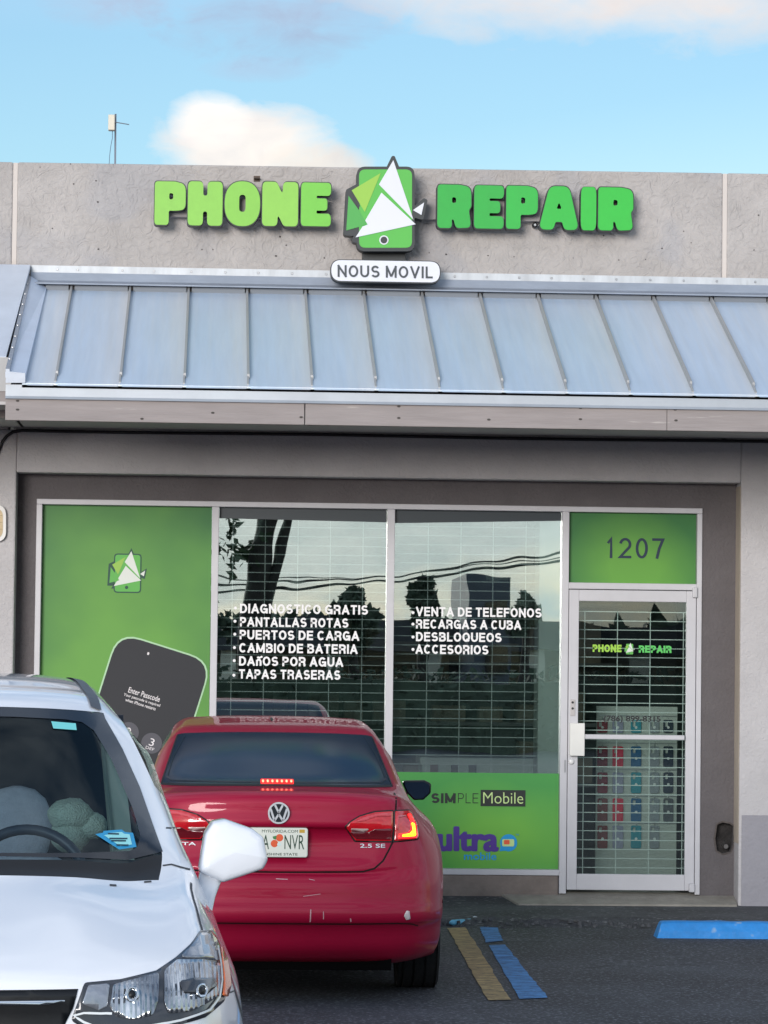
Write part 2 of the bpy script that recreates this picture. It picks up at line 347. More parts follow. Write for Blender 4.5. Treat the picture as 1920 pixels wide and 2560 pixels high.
def vtext(name, s, x0, x1, yb, yt, Y, mat, parent, w=.2, gap=.12, sp=.32, fmv=None):
    """sans capitals drawn as strokes of width w (cap height 1), fitted to a pixel box on the plane Y"""
    pen = 0; items = []
    for ch in s:
        if ch == ' ': pen += sp; continue
        g, W = GLY[ch]; W = max(W, w) if ch != 'I' else w
        items.append((pen, W, g)); pen += W+gap
    tot = pen-gap
    za, zb_ = (P(x0, yb, Y).z+P(x1, yb, Y).z)/2, (P(x0, yt, Y).z+P(x1, yt, Y).z)/2; xa, xb = P(x0, (yb+yt)/2, Y).x, P(x1, (yb+yt)/2, Y).x
    mb = MB(); q = 0
    for pen, W, g in items:
        for st in g:
            pts = [Vector((pen+w/2+u*(W-w), w/2+v*(1-w))) for u, v in st]
            keep = [i for i in range(len(pts)) if i == 0 or (pts[i]-pts[i-1]).length > 1e-3]; pts = [pts[i] for i in keep]; st = [st[i] for i in keep]
            closed = (pts[0]-pts[-1]).length < 1e-4
            if not closed:              # run stems to the full height, square cut
                for e, f in ((0, 1), (-1, -2)):
                    d = (pts[e]-pts[f]).normalized(); k = w/2
                    if abs(d.y) > .3 and (st[e][1] in (0, 1)): pts[e] = pts[e]+d*(k/abs(d.y))
                    elif abs(d.x) > .9: pts[e] = pts[e]+d*k*.9
            n = len(pts); L = []; R = []
            for i, p in enumerate(pts):
                a = pts[i-1] if i > 0 else (pts[-2] if closed else None); b = pts[i+1] if i < n-1 else (pts[1] if closed else None)
                d1 = (p-a).normalized() if a is not None else None; d2 = (b-p).normalized() if b is not None else None
                t_ = ((d1 or d2)+(d2 or d1)).normalized(); nn = Vector((-t_.y, t_.x)); c = nn.dot(Vector((-(d1 or d2).y, (d1 or d2).x)))
                m = w/2/max(c, .45); L.append(p+nn*m); R.append(p-nn*m)
            q += 1
            if fmv: f3 = lambda p: fmv(x0+(x1-x0)*p.x/tot, yb+(yt-yb)*p.y, q)
            else: f3 = lambda p: Vector((xa+(xb-xa)*p.x/tot, Y-.0001*(q % 7), za+(zb_-za)*p.y))
            mb.add([f3(p) for p in L+R], [(i, n+i, n+i+1, i+1) for i in range(n-1)])
    return mb.build(name, mat, parent, fix=False)

# ================================================================== SETTING
ZL = -.147
def lot_z(y): 
    if y > -7: return ZL
    if y < -13: return -.08
    return ZL+(.067)*(-7-y)/6
ASPH = M('asphalt', (.044, .049, .060), .75, var=.75, vscale=1.6, stretch=(.5, .42, 1), bump=1., bscale=70, speck=(90, .57, (.21, .225, .26), .6))
t = ASPH.node_tree
WALK = M('walk_asphalt', (.072, .077, .086), .85, var=.55, vscale=2.2, stretch=(.7, 1, 1), bump=1., bscale=50, speck=(34, .60, (.20, .21, .22), .7))
ys = [2, -1.02]+[-1.02-.25*i for i in range(1, 60)]+[-20, -30, -50, -90, -300]
ys[0] = -.6
xs = [-300, -60, -20]+[-6+.3*i for i in range(44)]+[20, 60, 300]
mb = MB(); vs = []; fs = []
for y in ys:
    for x in xs: vs.append((x, y, lot_z(y)+(pnoise((x*.9, y*.9, 0))*.006 if -14 < y < -.9 and abs(x) < 8 else 0)))
W_ = len(xs)
for i in range(len(ys)-1):
    for j in range(W_-1): fs.append((i*W_+j, i*W_+j+1, (i+1)*W_+j+1, (i+1)*W_+j))
tag(mb.add(vs, fs).build('parking_lot', ASPH, smooth=True), kind='structure')
# raised asphalt walk with a crumbling front edge
mb = MB(); vs = []; fs = []
prof = [(.45, -.012), (.2, -.02), (-.02, -.066), (-.4, -.085), (-.70, -.094), (-.76, -.099), (-.82, -.108), (-.86, -.121), (-.90, -.132), (-.94, -.141), (-1.0, -.149), (-1.06, -.157)]
nx = 260
for k in range(nx+1):
    x = -8+16*k/nx
    for i, (y, z) in enumerate(prof):
        a = 0 if i < 4 else .5 if i == 4 else 1.0
        if i == len(prof)-1: a = .4
        vs.append((x, y+a*.07*pnoise((x*2.3, i*.8, 1))+a*.045*pnoise((x*9, i*1.7, 4)), z+a*.022*pnoise((x*6, y*14, 2))+a*.016*pnoise((x*21, y*30, 7))))
m_ = len(prof)
for k in range(nx):
    for i in range(m_-1): fs.append((k*m_+i, (k+1)*m_+i, (k+1)*m_+i+1, k*m_+i+1))
tag(mb.add(vs, fs).build('walkway', WALK, smooth=True), kind='structure')
# crumbs of broken asphalt along the failing edge
RUB = M('rubble', (.10, .105, .115), .9, var=.6, vscale=14)
mb = MB(); rnd = random.Random(41)
for i in range(520):
    x = rnd.uniform(-2.5, 6); y = rnd.gauss(-.93, .07); r_ = rnd.uniform(.006, .02)*(1.3 if rnd.random() < .1 else 1); z = -.108-.05*min(1, max(0, (-.84-y)/.2))
    vs = []
    for k in range(6):
        a = k*PI/3+rnd.uniform(-.3, .3); q = r_*rnd.uniform(.7, 1.2); vs += [(x+q*math.cos(a), y+q*math.sin(a), z-.004), (x+q*.7*math.cos(a), y+q*.7*math.sin(a), z+r_*rnd.uniform(.5, 1.0))]
    mb.add(vs, [(2*k, (2*k+2) % 12, (2*k+3) % 12, 2*k+1) for k in range(6)]+[(1, 3, 5, 7, 9, 11)])
tag(mb.build('asphalt_rubble', RUB), 'crumbs of broken grey asphalt along the edge of the walk', 'rubble', kind='stuff')
CRK = M('crack_dark', (8, 9, 11), .95)
for pts in ([(1180, 2362), (1225, 2359), (1262, 2356), (1330, 2352), (1400, 2356)], [(1460, 2420), (1530, 2412), (1610, 2418), (1690, 2409), (1770, 2414)], [(1240, 2281), (1330, 2284), (1420, 2283), (1540, 2288), (1620, 2286)]):
    zz = ZL+.004 if pts[0][1] > 2300 else -.098; L = []; R = []
    for i in range(len(pts)-1):
        for k in range(12):
            t_ = k/12; px = pts[i][0]+(pts[i+1][0]-pts[i][0])*t_; py = pts[i][1]+(pts[i+1][1]-pts[i][1])*t_
            p = PG(px, py, zz); p.y += .03*pnoise((p.x*9, p.y, 1)); h = .004+.006*abs(pnoise((p.x*5, 4, p.y)))
            if zz < -.1: p.z = lot_z(p.y)+pnoise((p.x*.9, p.y*.9, 0))*.006+.003
            L.append(p+Vector((0, h, .0))); R.append(p-Vector((0, h, 0)))
    n = len(L); tag(MB().add(L+R, [(i, n+i, n+i+1, i+1) for i in range(n-1)]).build('pavement_crack', CRK, fix=False), kind='structure')
# concrete threshold in front of the door
CONC = M('threshold_concrete', (150, 146, 138), .85, var=.3, vscale=5, bump=.4, bscale=30)
mb = MB(); a = P(1240, 2230, .26); b = P(1838, 2234, .26); c = P(1836, 2262, -.06); d = P(1297, 2262, -.06)
mb.add([(a.x, .27, .008), (b.x, .27, .008), (3.70, -.03, -.052), (d.x, -.05, -.056), (a.x, .27, -.1), (b.x, .27, -.1), (3.70, -.03, -.1), (d.x, -.05, -.1)], [(0, 1, 2, 3), (3, 2, 6, 7), (0, 3, 7, 4), (1, 5, 6, 2)])
tag(mb.build('door_threshold', CONC), kind='structure')
# painted bay lines
def stripe(name, quads, mat):
    mb = MB()
    for (tl, tr, br, bl) in quads:
        n = 24
        L = [PG(tl[0]+(bl[0]-tl[0])*i/n, tl[1]+(bl[1]-tl[1])*i/n, ZL+.006) for i in range(n+1)]
        R = [PG(tr[0]+(br[0]-tr[0])*i/n, tr[1]+(br[1]-tr[1])*i/n, ZL+.006) for i in range(n+1)]
        vs = []
        for i in range(n+1):
            j = .012*pnoise((i*.9, tl[0]*.1, 3)); k = .012*pnoise((i*.9, tl[0]*.1, 9))
            for q in range(5):
                p = L[i].lerp(R[i], q/4); p.x += j if q < 2 else k if q > 2 else 0
                p.z = lot_z(p.y)+pnoise((p.x*.9, p.y*.9, 0))*.006+.005; vs.append(p)
        mb.add(vs, [(i*5+q, i*5+q+1, (i+1)*5+q+1, (i+1)*5+q) for i in range(n) for q in range(4)])
    return tag(mb.build(name, mat), kind='structure')
YEL = M('yellow_paint', (176, 154, 108), .8, var=.5, vscale=7, stretch=(1, 2.2, 1), bump=.5, bscale=60, dark=lin(104, 94, 76), speck=(26, .60, (.05, .05, .05), .8))
BLU = M('blue_paint', (80, 142, 200), .8, var=.5, vscale=7, stretch=(1, 2.2, 1), bump=.5, bscale=60, dark=lin(46, 84, 126), speck=(26, .60, (.04, .05, .06), .8))
stripe('parking_line', [((1118, 2319), (1164, 2317), (1276, 2499), (1219, 2500))], YEL)
stripe('parking_line', [((1197, 2314), (1242, 2314), (1257, 2351), (1216, 2356)), ((1222, 2363), (1262, 2361), (1371, 2494), (1299, 2497))], BLU)

# ================================================================== SHOP BUILDING
B = thing('shop_building', (1.1, 0, 0), 'grey stucco strip mall shop with a metal awning roof and a wide glass front', 'building')
XL, XR = -9.0, 10.0
OX0, OX1, OZ = -1.396, 3.712, 2.918
ztop = lambda x: 5.113+.0043*(x-1)
zfl = lambda x: (P(80, 664, 0).z*(4-x)+P(1900, 695, 0).z*(x+1))/5 if False else P(960, 679, 0).z
ZF = P(960, 679, 0).z
J0, J1 = P(37, 520, 0).x, P(1812, 560, 0).x
mb = MB()
for x0, x1 in ((XL, J0-.016), (J0+.016, J1-.016), (J1+.016, XR)):
    mb.hexa([(x0, 0, OZ+.3), (x1, 0, OZ+.3), (x1, 0, ztop(x1)), (x0, 0, ztop(x0))], [(x0, .22, OZ+.3), (x1, .22, OZ+.3), (x1, .22, ztop(x1)), (x0, .22, ztop(x0))])
par = mb.build('parapet_wall', STUCCO, B, bevel=.012)
mb = MB()
for x in (J0, J1):
    mb = MB(); mb.hexa([(x-.016, .008, 3.3), (x+.016, .008, 3.3), (x+.016, .008, ztop(x)-.004), (x-.016, .008, ztop(x)-.004)], [(x-.016, .2, 3.3), (x+.016, .2, 3.3), (x+.016, .2, ztop(x)-.004), (x-.016, .2, ztop(x)-.004)]); mb.build('control_joint', M('joint_paint', (196, 188, 182), .8), par)

# trowel pits and bolt holes left in the parapet
PIT = M('pit_dark', (70, 66, 64), .9)
mb = MB(); random.seed(3)
for px, py in [(100, 418), (176, 410), (184, 460), (240, 452), (245, 505), (131, 571), (246, 623), (505, 624), (532, 624), (700, 592), (716, 613), (811, 645), (1433, 582), (1509, 589), (1433, 645), (1547, 650), (1614, 649), (1709, 578), (1728, 607), (1655, 621), (1885, 625), (690, 640), (1073, 632), (1115, 636), (1220, 639), (1285, 642), (1896, 538)]:
    p = P(px, py, -.0005); r = random.uniform(.003, .007)
    MB().add([(p.x+r*random.uniform(.7, 1.5)*math.cos(k), -.002, p.z+r*math.sin(k)) for k in [i*PI/4 for i in range(8)]], [tuple(range(8))]).build('bolt_hole', PIT, par)
mb = MB()
zg = -.2
mb.box(XL, OX0, 0, .22, zg, OZ+.3); mb.box(OX1, XR, 0, .22, zg, OZ+.3); mb.box(OX0, OX1, 0, .22, OZ, OZ+.3)
fw = mb.build('front_wall', STUCCO_LOW, B, bevel=.012)
zb = P(1880, 2038, 0).z
MB().box(OX1+.02, XR, -.006, .0, zg, zb).build('painted_base', BASEPAINT, fw, bevel=.003)
MB().box(XL, OX0-.02, -.006, .0, zg, zb).build('painted_base', BASEPAINT, fw, bevel=.003)
MB().box(OX1-.003, OX1-.0005, -.001, .205, zb-.2, OZ-.02).build('corner_edge', BEIGE, fw)
# brown wall inside the opening, with the storefront hole and a broken-out cavity
SY = .20
FX0 = P(88, 1500, SY).x; FX1 = (P(1757, 1280, SY).x+P(1747, 2226, SY).x)/2; FZ1 = 2.744
WB = P(1200, 2187, SY).z; FZ0 = .0
MCX = (P(1405, 1300, SY).x+P(1401, 2226, SY).x)/2
cav = [(1793, 2062), (1806, 2056), (1826, 2060), (1835, 2068), (1833, 2112), (1826, 2130), (1806, 2134), (1792, 2126), (1788, 2096)]
cavw = [(P(a, b, SY).x, P(a, b, SY).z) for a, b in cav]
outer = [(OX0-.03, -.12), (FX0, -.12), (FX0, FZ1), (FX1, FZ1), (FX1, -.12), (OX1+.03, -.12), (OX1+.03, OZ+.03), (OX0-.03, OZ+.03)]
sur = flat('surround_wall', [outer, cavw], lambda u, v: at(u, v, SY), .16, BROWN, B)
cz = P(1812, 2095, SY)
CAVD = M('cavity_mortar', (48, 46, 46), .95, var=.5, vscale=20, bump=.8, bscale=40)
MB().box(cz.x-.1, cz.x+.1, SY+.07, SY+.1, cz.z-.14, cz.z+.14).build('wall_cavity', CAVD, sur)
ring = fillet([((x-cz.x)*1.16+cz.x+.004*math.sin(i*2.3), (z-cz.z)*1.1+cz.z) for i, (x, z) in enumerate(cavw)], .01)
flat('chipped_rim', [ring, cavw], lambda u, v: at(u, v, SY-.003), .002, M('chipped_mortar', (88, 82, 80), .95, var=.4, vscale=30, bump=.6), sur)
pc = P(1814, 2114, SY)
MB().tube([(pc.x, SY+.08, pc.z+.01), (pc.x, SY+.02, pc.z), (pc.x, SY-.02, pc.z-.005)], .017, 12).build('pipe_stub', M('old_pipe', (120, 118, 118), .45, .6, var=.4, vscale=30), sur)
MB().box(FX0+.02, MCX-.01, SY-.012, SY+.15, -.12, WB).build('knee_wall', M('knee_wall', (128, 118, 112), .9, var=.22, vscale=6, bump=.5, bscale=30), B, bevel=.01)

# aluminium frame
FY0, FY1 = SY-.02, SY+.09
def vx(a, b): return (P(a[0], a[1], FY0).x+P(b[0], b[1], FY0).x)/2
MA0, MA1 = vx((530, 1270), (524, 1780)), vx((548, 1270), (541, 1780))
MB0, MB1 = vx((968, 1280), (964, 1790)), vx((987, 1280), (983, 1790))
MC0, MC1 = vx((1404, 1290), (1400, 2200)), vx((1423, 1290), (1416, 2226))
JL1 = vx((104, 1300), (100, 1680)); JR0 = vx((1743, 1290), (1738, 2200))
TZ0 = FZ1-.038
TR0, TR1 = P(1580, 1474, FY0).z, P(1580, 1458, FY0).z
BR1 = P(1200, 2173, FY0).z
mb = MB()
mb.box(FX0, FX1, FY0, FY1, TZ0, FZ1)                             # head
for a, b, z0 in ((FX0, JL1, WB), (MA0, MA1, WB+.04), (MB0, MB1, WB+.04), (MC0, MC1, 0), (JR0, FX1, 0)): mb.box(a, b, FY0+.0025, FY1-.003, z0, TZ0)
mb.box(JL1, MC0, FY0, FY1-.001, WB, BR1); mb.box(MC1, JR0, FY0, FY1-.001, TR0, TR1)
mb.build('storefront_frame', ALU, B, bevel=.004)
GY = SY+.045
WIN = glass('window_glass', (.86, .92, .91), .38, .022, 2.4)
DGL = glass('door_glass', (.82, .88, .86), .08, .03, 2.4)
def pane(name, x0, x1, z0, z1, mat, parent): return MB().box(x0, x1, GY, GY+.006, z0, z1).build(name, mat, parent)
w1 = pane('window', MA1, MB0, BR1, TZ0, WIN, B); w2 = pane('window', MB1, MC0, BR1, TZ0, WIN, B)
pane('poster_backing_pane', JL1, MA0, BR1, TZ0, WIN, B)
DARKREFL = M('dark_reflection', (34, 46, 54), .35)  # opaque dark strip standing in for a dark band reflected along the pane tops
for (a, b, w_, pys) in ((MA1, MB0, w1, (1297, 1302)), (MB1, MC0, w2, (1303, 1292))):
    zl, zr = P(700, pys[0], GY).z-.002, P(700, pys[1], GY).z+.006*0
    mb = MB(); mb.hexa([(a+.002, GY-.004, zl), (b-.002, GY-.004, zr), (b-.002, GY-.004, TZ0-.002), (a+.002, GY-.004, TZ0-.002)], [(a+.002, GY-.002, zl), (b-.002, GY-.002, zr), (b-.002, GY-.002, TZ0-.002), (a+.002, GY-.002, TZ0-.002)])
    mb.build('reflection_strip', DARKREFL, w_)
TY = GY-.005
def win_line(parent, s, x0, x1, b0, b1, cap, bx=None, by=None):
    yb = (b0+b1)/2
    vtext('lettering', s, x0, x1, yb, yb-cap, TY, WHITEVINYL, parent, w=.20, gap=.12)
    if bx:
        p = P(bx, by, TY); flat('bullet', [circ(p.x, p.z, .0105)], lambda u, v: at(u, v, TY), .002, WHITEVINYL, parent)
for s, x0, x1, b0, b1, bx, by in (('DIAGNOSTICO GRATIS', 600, 920, 1532, 1537.5, 588.6, 1520), ('PANTALLAS ROTAS', 600, 871, 1565.5, 1570, 587.4, 1553), ('PUERTOS DE CARGA', 599, 898, 1598, 1602, 587, 1585.5),
                                  ('CAMBIO DE BATERIA', 598, 894, 1631, 1635, 586, 1619), ('DA\u00f1OS POR AGUA', 597.5, 858, 1663, 1668, 585.5, 1651.5), ('TAPAS TRASERAS', 597, 851, 1696, 1700, 584.6, 1688)):
    win_line(w1, s, x0, x1, b0, b1, 23.5, bx, by)
for s, x0, x1, b0, b1, by in (('VENTA DE TELEFONOS', 1040, 1354, 1541, 1543, 1531.6), ('RECARGAS A CUBA', 1040, 1303, 1571.5, 1574, 1560.3), ('DESBLOQUEOS', 1040, 1254, 1603.5, 1605, 1592.5), ('ACCESORIOS', 1039, 1221, 1634.5, 1636, 1623.5)):
    win_line(w2, s, x0, x1, b0, b1, 23, 1032.5, by)

# door leaf
DX0, DX1 = MC1+.004, JR0-.004; DZ0, DZ1 = P(1580, 2226, FY0).z, TR0-.005
gx0 = vx((1448, 1510), (1442, 2180)); gx1 = vx((1718, 1510), (1711, 2180)); gz0, gz1 = P(1580, 2186, FY0).z, P(1580, 1504, FY0).z
DY0, DY1 = FY0+.006, FY0+.05
mb = MB(); mb.box(DX0, gx0, DY0, DY1, DZ0, DZ1); mb.box(gx1, DX1, DY0, DY1, DZ0, DZ1); mb.box(gx0, gx1, DY0+.002, DY1-.002, DZ0, gz0); mb.box(gx0, gx1, DY0+.002, DY1-.002, gz1, DZ1)
door = mb.build('door', ALU, B, bevel=.004)
MB().box(gx0, gx1, DY0+.02, DY0+.026, gz0, gz1).build('door_glass', DGL, door)
mb = box_px(MB(), 1460, 1712, 1837, 1849, DY0-.03, DY0-.008); mb.build('push_bar', ALU, door, bevel=.006)
mb = box_px(MB(), 1425, 1462, 1808, 1890, DY0-.045, DY0-.001); mb.build('pull_handle', M('handle_paint', (222, 222, 218), .5, var=.08), door, bevel=.005)
mb = box_px(MB(), 1426, 1438, 1749, 1790, DY0-.006, DY0+.001); lk = mb.build('lock_plate', M('lock_plate', (176, 172, 172), .4, .5), door, bevel=.002)
for py in (1756, 1771):
    p = P(1431.5, py, DY0-.006); MB().lathe([(.0085, -.004), (.0085, .0)], (p.x, p.y-.001, p.z), 'Y', 14).build('keyhole', BLACK, lk)
p = P(1428, 1904, DY0); MB().lathe([(.014, -.018), (.019, -.012), (.02, .001)], (p.x, DY0, p.z), 'Y', 18).build('lock_cylinder', M('lock_white', (225, 225, 225), .3), door, smooth=True)
mb = box_px(MB(), 1410.5, 1414.5, 1900, 1931, FY0-.002, FY0+.004); mb.build('strike_plate', STEEL, B)
for (x0, x1, y0, y1) in ((1723, 1737, 2209, 2231), (1732, 1744, 1468, 1494)):
    mb = box_px(MB(), x0, x1, y0, y1, DY0-.03, DY0+.003); mb.build('hinge', ALU, door, bevel=.006)
LIMET = M('lime_vinyl', (150, 200, 70), .6); GRNT = M('green_vinyl', (84, 190, 92), .6)
DTY = DY0+.016
vtext('lettering', 'PHONE', 1481.6, 1554, 1630, 1611.5, DTY, LIMET, door, w=.25, gap=.07)
vtext('lettering', 'REPAIR', 1597, 1679, 1632, 1614, DTY, GRNT, door, w=.25, gap=.07)
text('lettering', '(786) 899-8315', 1510, 1651, 1808, 1790, DTY, M('black_vinyl', (20, 24, 28), .6), door, bold=.022)

# ---------------------------------------------------------------- emblem: a phone with shards
def zl(x, y): return (640+x/2.592, 360+y/2.592)
def emblem(fm, parent, backing=True, depth=.006, flatonly=False):
    """fm(u, v, layer) maps emblem units to points; outline, phone body, shards and button"""
    if backing:
        loops = []
        big = rrect(653, 1028, 146, 695, 55)
        shards = [fillet([(838, 165), (880, 78), (898, 76), (935, 165)], 12), fillet([(584, 296), (668, 250), (700, 600), (578, 592), (568, 580)], 10),
                  fillet([(1000, 425), (1088, 350), (1113, 362), (1084, 492), (1000, 470)], 12), fillet([(622, 612), (690, 520), (720, 660), (668, 668), (650, 640), (628, 636)], 10)]
        flat('outline', [big], lambda u, v: fm(u, v, 0), depth*16, DARKSIGN, parent)
        for i, s in enumerate(shards): flat('outline_shard', [s], lambda u, v: fm(u, v, .1+.05*i), depth*15, DARKSIGN, parent)
    L = lambda k: (lambda u, v: fm(u, v, k))
    flat('phone_body', [rrect(668, 1011, 165, 672, 42)], L(1), depth, SIGNGREEN, parent)
    flat('shard', [[(600, 335), (668, 430), (722, 522), (585, 560)]], L(1.4), depth, SIGNGREEN2, parent)
    flat('shard', [[(808, 188), (620, 300), (705, 440)]], L(1.8), depth, SIGNLIME, parent)
    flat('shard', [[(640, 300), (624, 312), (662, 420), (674, 400)]], L(1.6), depth, DARKSIGN, parent)
    flat('white_shard', [[(890, 105), (1020, 490), (797, 262)]], L(2.2), depth, SIGNWHITE, parent)
    flat('white_shard', [[(813, 315), (1035, 520), (645, 605), (690, 535), (724, 522), (708, 495)]], L(2.4), depth, SIGNWHITE, parent)
    flat('white_shard', [[(1090, 378), (1018, 428), (1072, 460)]], L(2.2), depth, SIGNWHITE, parent)
    flat('button_ring', [circ(829, 622, 30)], L(2.0), depth, SIGNWHITE, parent)
    flat('button', [circ(829, 622, 22)], L(2.6), depth, DARKSIGN, parent)
EM = thing('emblem_sign', P(832, 620, -.1), 'green phone emblem sign with broken white triangles between the two green words', 'sign')
def em_main(u, v, k): return P(*zl(u, v), -.24-.0045*k)
emblem(em_main, EM, True, .008)
mb = box_px(MB(), 907, 1014, 600, 655, -.12, -.003); mb.build('bracket', DARKSIGN, EM)
NM = thing('name_sign', P(964, 711, -.1), 'white capsule shaped sign board reading NOUS MOVIL below the emblem', 'sign')
cap = rrect(826, 1102, 648, 707, 29, 10)
def nm(Y):
    def f(u, v):
        p = P(u, v, Y); p.z -= 0; return p
    return f
cap = [(826+(u-826), v+(u-964)*.0165) for u, v in rrect(826, 1102, 650, 707, 28.5, 10)]
nb_ = flat('board', [cap], nm(-.22), .10, DARKSIGN, NM)
capf = [(u, v+(u-964)*.0165) for u, v in rrect(828.5, 1099.5, 652, 704, 26, 10)]
flat('face', [capf], nm(-.224), .004, SIGNWHITE, NM)
vtext('lettering', 'NOUS MOVIL', 844, 1082, 694, 664.5, -.229, M('sign_text_grey', (52, 60, 66), .5), NM, w=.165, gap=.17, sp=.36, fmv=lambda u, v, q: P(u, v+(u-964)*.0165, -.229-.0001*(q % 5)))

# ---------------------------------------------------------------- channel letters
def LET(ch):
    if ch == 'P': return [fillet([(0, 0), (0, 1), (.66, 1), (1.0, .94), (1.0, .36), (.70, .33), (.46, .33), (.46, 0)], [.1, .1, .3, .3, .3, .25, .05, .1]), fillet([(.47, .58), (.47, .74), (.60, .72), (.60, .60)], .05)]
    if ch == 'H': return [fillet([(0, 0), (0, 1), (.44, 1), (.44, .68), (.56, .68), (.56, 1), (1, 1), (1, 0), (.56, 0), (.56, .32), (.44, .32), (.44, 0)], [.12, .12, .12, .06, .06, .12, .12, .12, .12, .06, .06, .12])]
    if ch == 'O': return [[(.5+.5*math.copysign(abs(math.cos(a))**.85, math.cos(a)), .5+.5*math.copysign(abs(math.sin(a))**.85, math.sin(a))) for a in [2*PI*i/40 for i in range(40)]], rrect(.41, .59, .32, .70, .09, 5)]
    if ch == 'N': return [fillet([(0, 0), (0, 1), (.40, 1), (.57, .70), (.57, 1), (1, 1), (1, 0), (.60, 0), (.43, .28), (.43, 0)], [.12, .12, .14, .04, .12, .12, .12, .14, .04, .12])]
    if ch == 'E': return [fillet([(0, 0), (0, 1), (1, 1), (1, .70), (.52, .70), (.52, .64), (.88, .64), (.88, .36), (.52, .36), (.52, .29), (1, .29), (1, 0)], [.12, .12, .12, .12, .05, .05, .1, .1, .05, .05, .12, .12])]
    if ch == 'R': return [fillet([(0, 0), (0, 1), (.64, 1), (.99, .95), (1.0, .50), (.93, .42), (1, .02), (.55, 0), (.48, .20), (.43, .20), (.43, 0)], [.12, .1, .3, .3, .12, .1, .12, .14, .04, .04, .12]), fillet([(.43, .57), (.43, .72), (.55, .70), (.55, .59)], .05)]
    if ch == 'A': return [fillet([(0, 0), (.26, 1), (.75, 1), (1, 0), (.64, 0), (.58, .18), (.42, .18), (.36, 0)], [.14, .2, .2, .14, .12, .05, .05, .12]), fillet([(.44, .48), (.50, .64), (.57, .48)], .03)]
    if ch == 'I': return [rrect(0, 1, 0, 1, .22)]
def scale_loop(lp, s, cx=.5, cy=.5): return [((u-cx)*s+cx, (v-cy)*s+cy) for u, v in lp]
def letters(th, items, cols):
    for (ch, x0, x1, y0, y1), c in zip(items, cols):
        W, H = x1-x0, y1-y0; cx, cy = (x0+x1)/2, (y0+y1)/2
        def f(Y, g):
            def q(u, v):
                a = P(x0, y1, Y); b = P(x1, y1, Y); c_ = P(cx, y0, Y); d = P(cx, y1, Y)
                return at(cx_w[Y]+(u-.5)*(b.x-a.x)*g, d.z+((v-.5)*(1+(g-1)*W/H)+.5)*(c_.z-d.z), Y)
            cx_w = {Y: P(cx, cy, Y).x}
            return q
        L = LET(ch)
        # lettering bodies: dark return can and a coloured face set 4 mm proud
        can = flat('letter', [L[0]] , f(-.17, 1.035), .09, DARKSIGN, th) if len(L) == 1 else flat('letter', [L[0], L[1]], f(-.17, 1.035), .09, DARKSIGN, th)
        col = M('face_%d_%d_%d' % c, c, .45, var=.05, vscale=20)
        flat('letter_face', L, f(-.176, .985), .005, col, can)
PH = thing('word_sign', P(607, 560, -.1), 'bright lime green channel letters spelling PHONE left of the emblem', 'sign')
letters(PH, [('P', 386, 464.5, 453, 563), ('H', 469, 557, 453, 564.5), ('O', 561, 651, 452.5, 566), ('N', 655, 746, 454, 566), ('E', 752, 828, 456, 566)], [(124, 186, 66), (124, 186, 66), (120, 184, 62), (128, 188, 68), (104, 184, 56)])
mb = box_px(MB(), 425, 822, 497, 545, -.08, -.002); mb.build('raceway', M('raceway_paint', (140, 136, 136), .6), PH)
RP = thing('word_sign', P(1338, 570, -.1), 'deeper green channel letters spelling REPAIR right of the emblem', 'sign')
letters(RP, [('R', 1093, 1179, 461, 571), ('E', 1185, 1260, 463, 572), ('P', 1265, 1345, 464, 573), ('A', 1346.5, 1448.5, 465, 575), ('I', 1452, 1491, 467, 576), ('R', 1495, 1584, 468, 577)], [(18, 158, 52), (18, 158, 52), (26, 166, 56), (30, 170, 54), (32, 174, 52), (32, 174, 52)])
mb = box_px(MB(), 1000, 1560, 500, 552, -.08, -.002); mb.build('raceway', MATS['raceway_paint'], RP)
FL = thing('flood_light', P(1337, 566, -.03), 'small black round fixture on the wall under the green letter A', 'light fixture')
p = P(1337, 563, -.05); MB().lathe([(.012, -.02), (.018, -.012), (.018, .04)], (p.x, -.05, p.z), 'Y', 14).build('housing', BLACK, FL, smooth=True); MB().lathe([(.008, -.002), (.008, .001)], (p.x, -.071, p.z), 'Y', 12).build('lens', STEEL, FL)
BO = thing('wall_bracket', P(642, 452, 0), 'small rusty metal bracket on the parapet above the letter O', 'bracket')
p = P(642, 447, 0); MB().box(p.x-.022, p.x+.022, -.05, 0, p.z-.004, p.z+.004).box(p.x-.022, p.x+.022, -.006, 0, p.z-.02, p.z+.02).build('plate', M('rust', (96, 84, 76), .8, .3, var=.4, vscale=40), BO)

# ---------------------------------------------------------------- green window graphics
def green_print(name, rad, cu, cv, su, sv, ca=(88, 150, 48), cb=(34, 106, 44)):
    m = bpy.data.materials.new(name); m.use_nodes = True; t = m.node_tree; b = t.nodes['Principled BSDF']; b.inputs['Roughness'].default_value = .5
    c = N(t, 'ShaderNodeTexCoord'); s = N(t, 'ShaderNodeSeparateXYZ'); t.links.new(c.outputs['Object'], s.inputs[0])
    a = mth(t, 'DIVIDE', mth(t, 'SUBTRACT', s.outputs[0], cu), su); d = mth(t, 'DIVIDE', mth(t, 'SUBTRACT', s.outputs[2], cv), sv)
    r = mth(t, 'SQRT', mth(t, 'ADD', mth(t, 'MULTIPLY', a, a), mth(t, 'MULTIPLY', d, d)))
    n = N(t, 'ShaderNodeTexNoise'); n.inputs['Scale'].default_value = 2.2; t.links.new(c.outputs['Object'], n.inputs['Vector'])
    r = mth(t, 'ADD', r, mth(t, 'MULTIPLY', mth(t, 'SUBTRACT', n.outputs[0], .5), .8))
    f = mth(t, 'DIVIDE', mth(t, 'SUBTRACT', r, .35), .9, clamp=True)
    t.links.new(mixc(t, f, lin(*ca), lin(*cb)), b.inputs['Base Color']); return m
PY = GY-.006
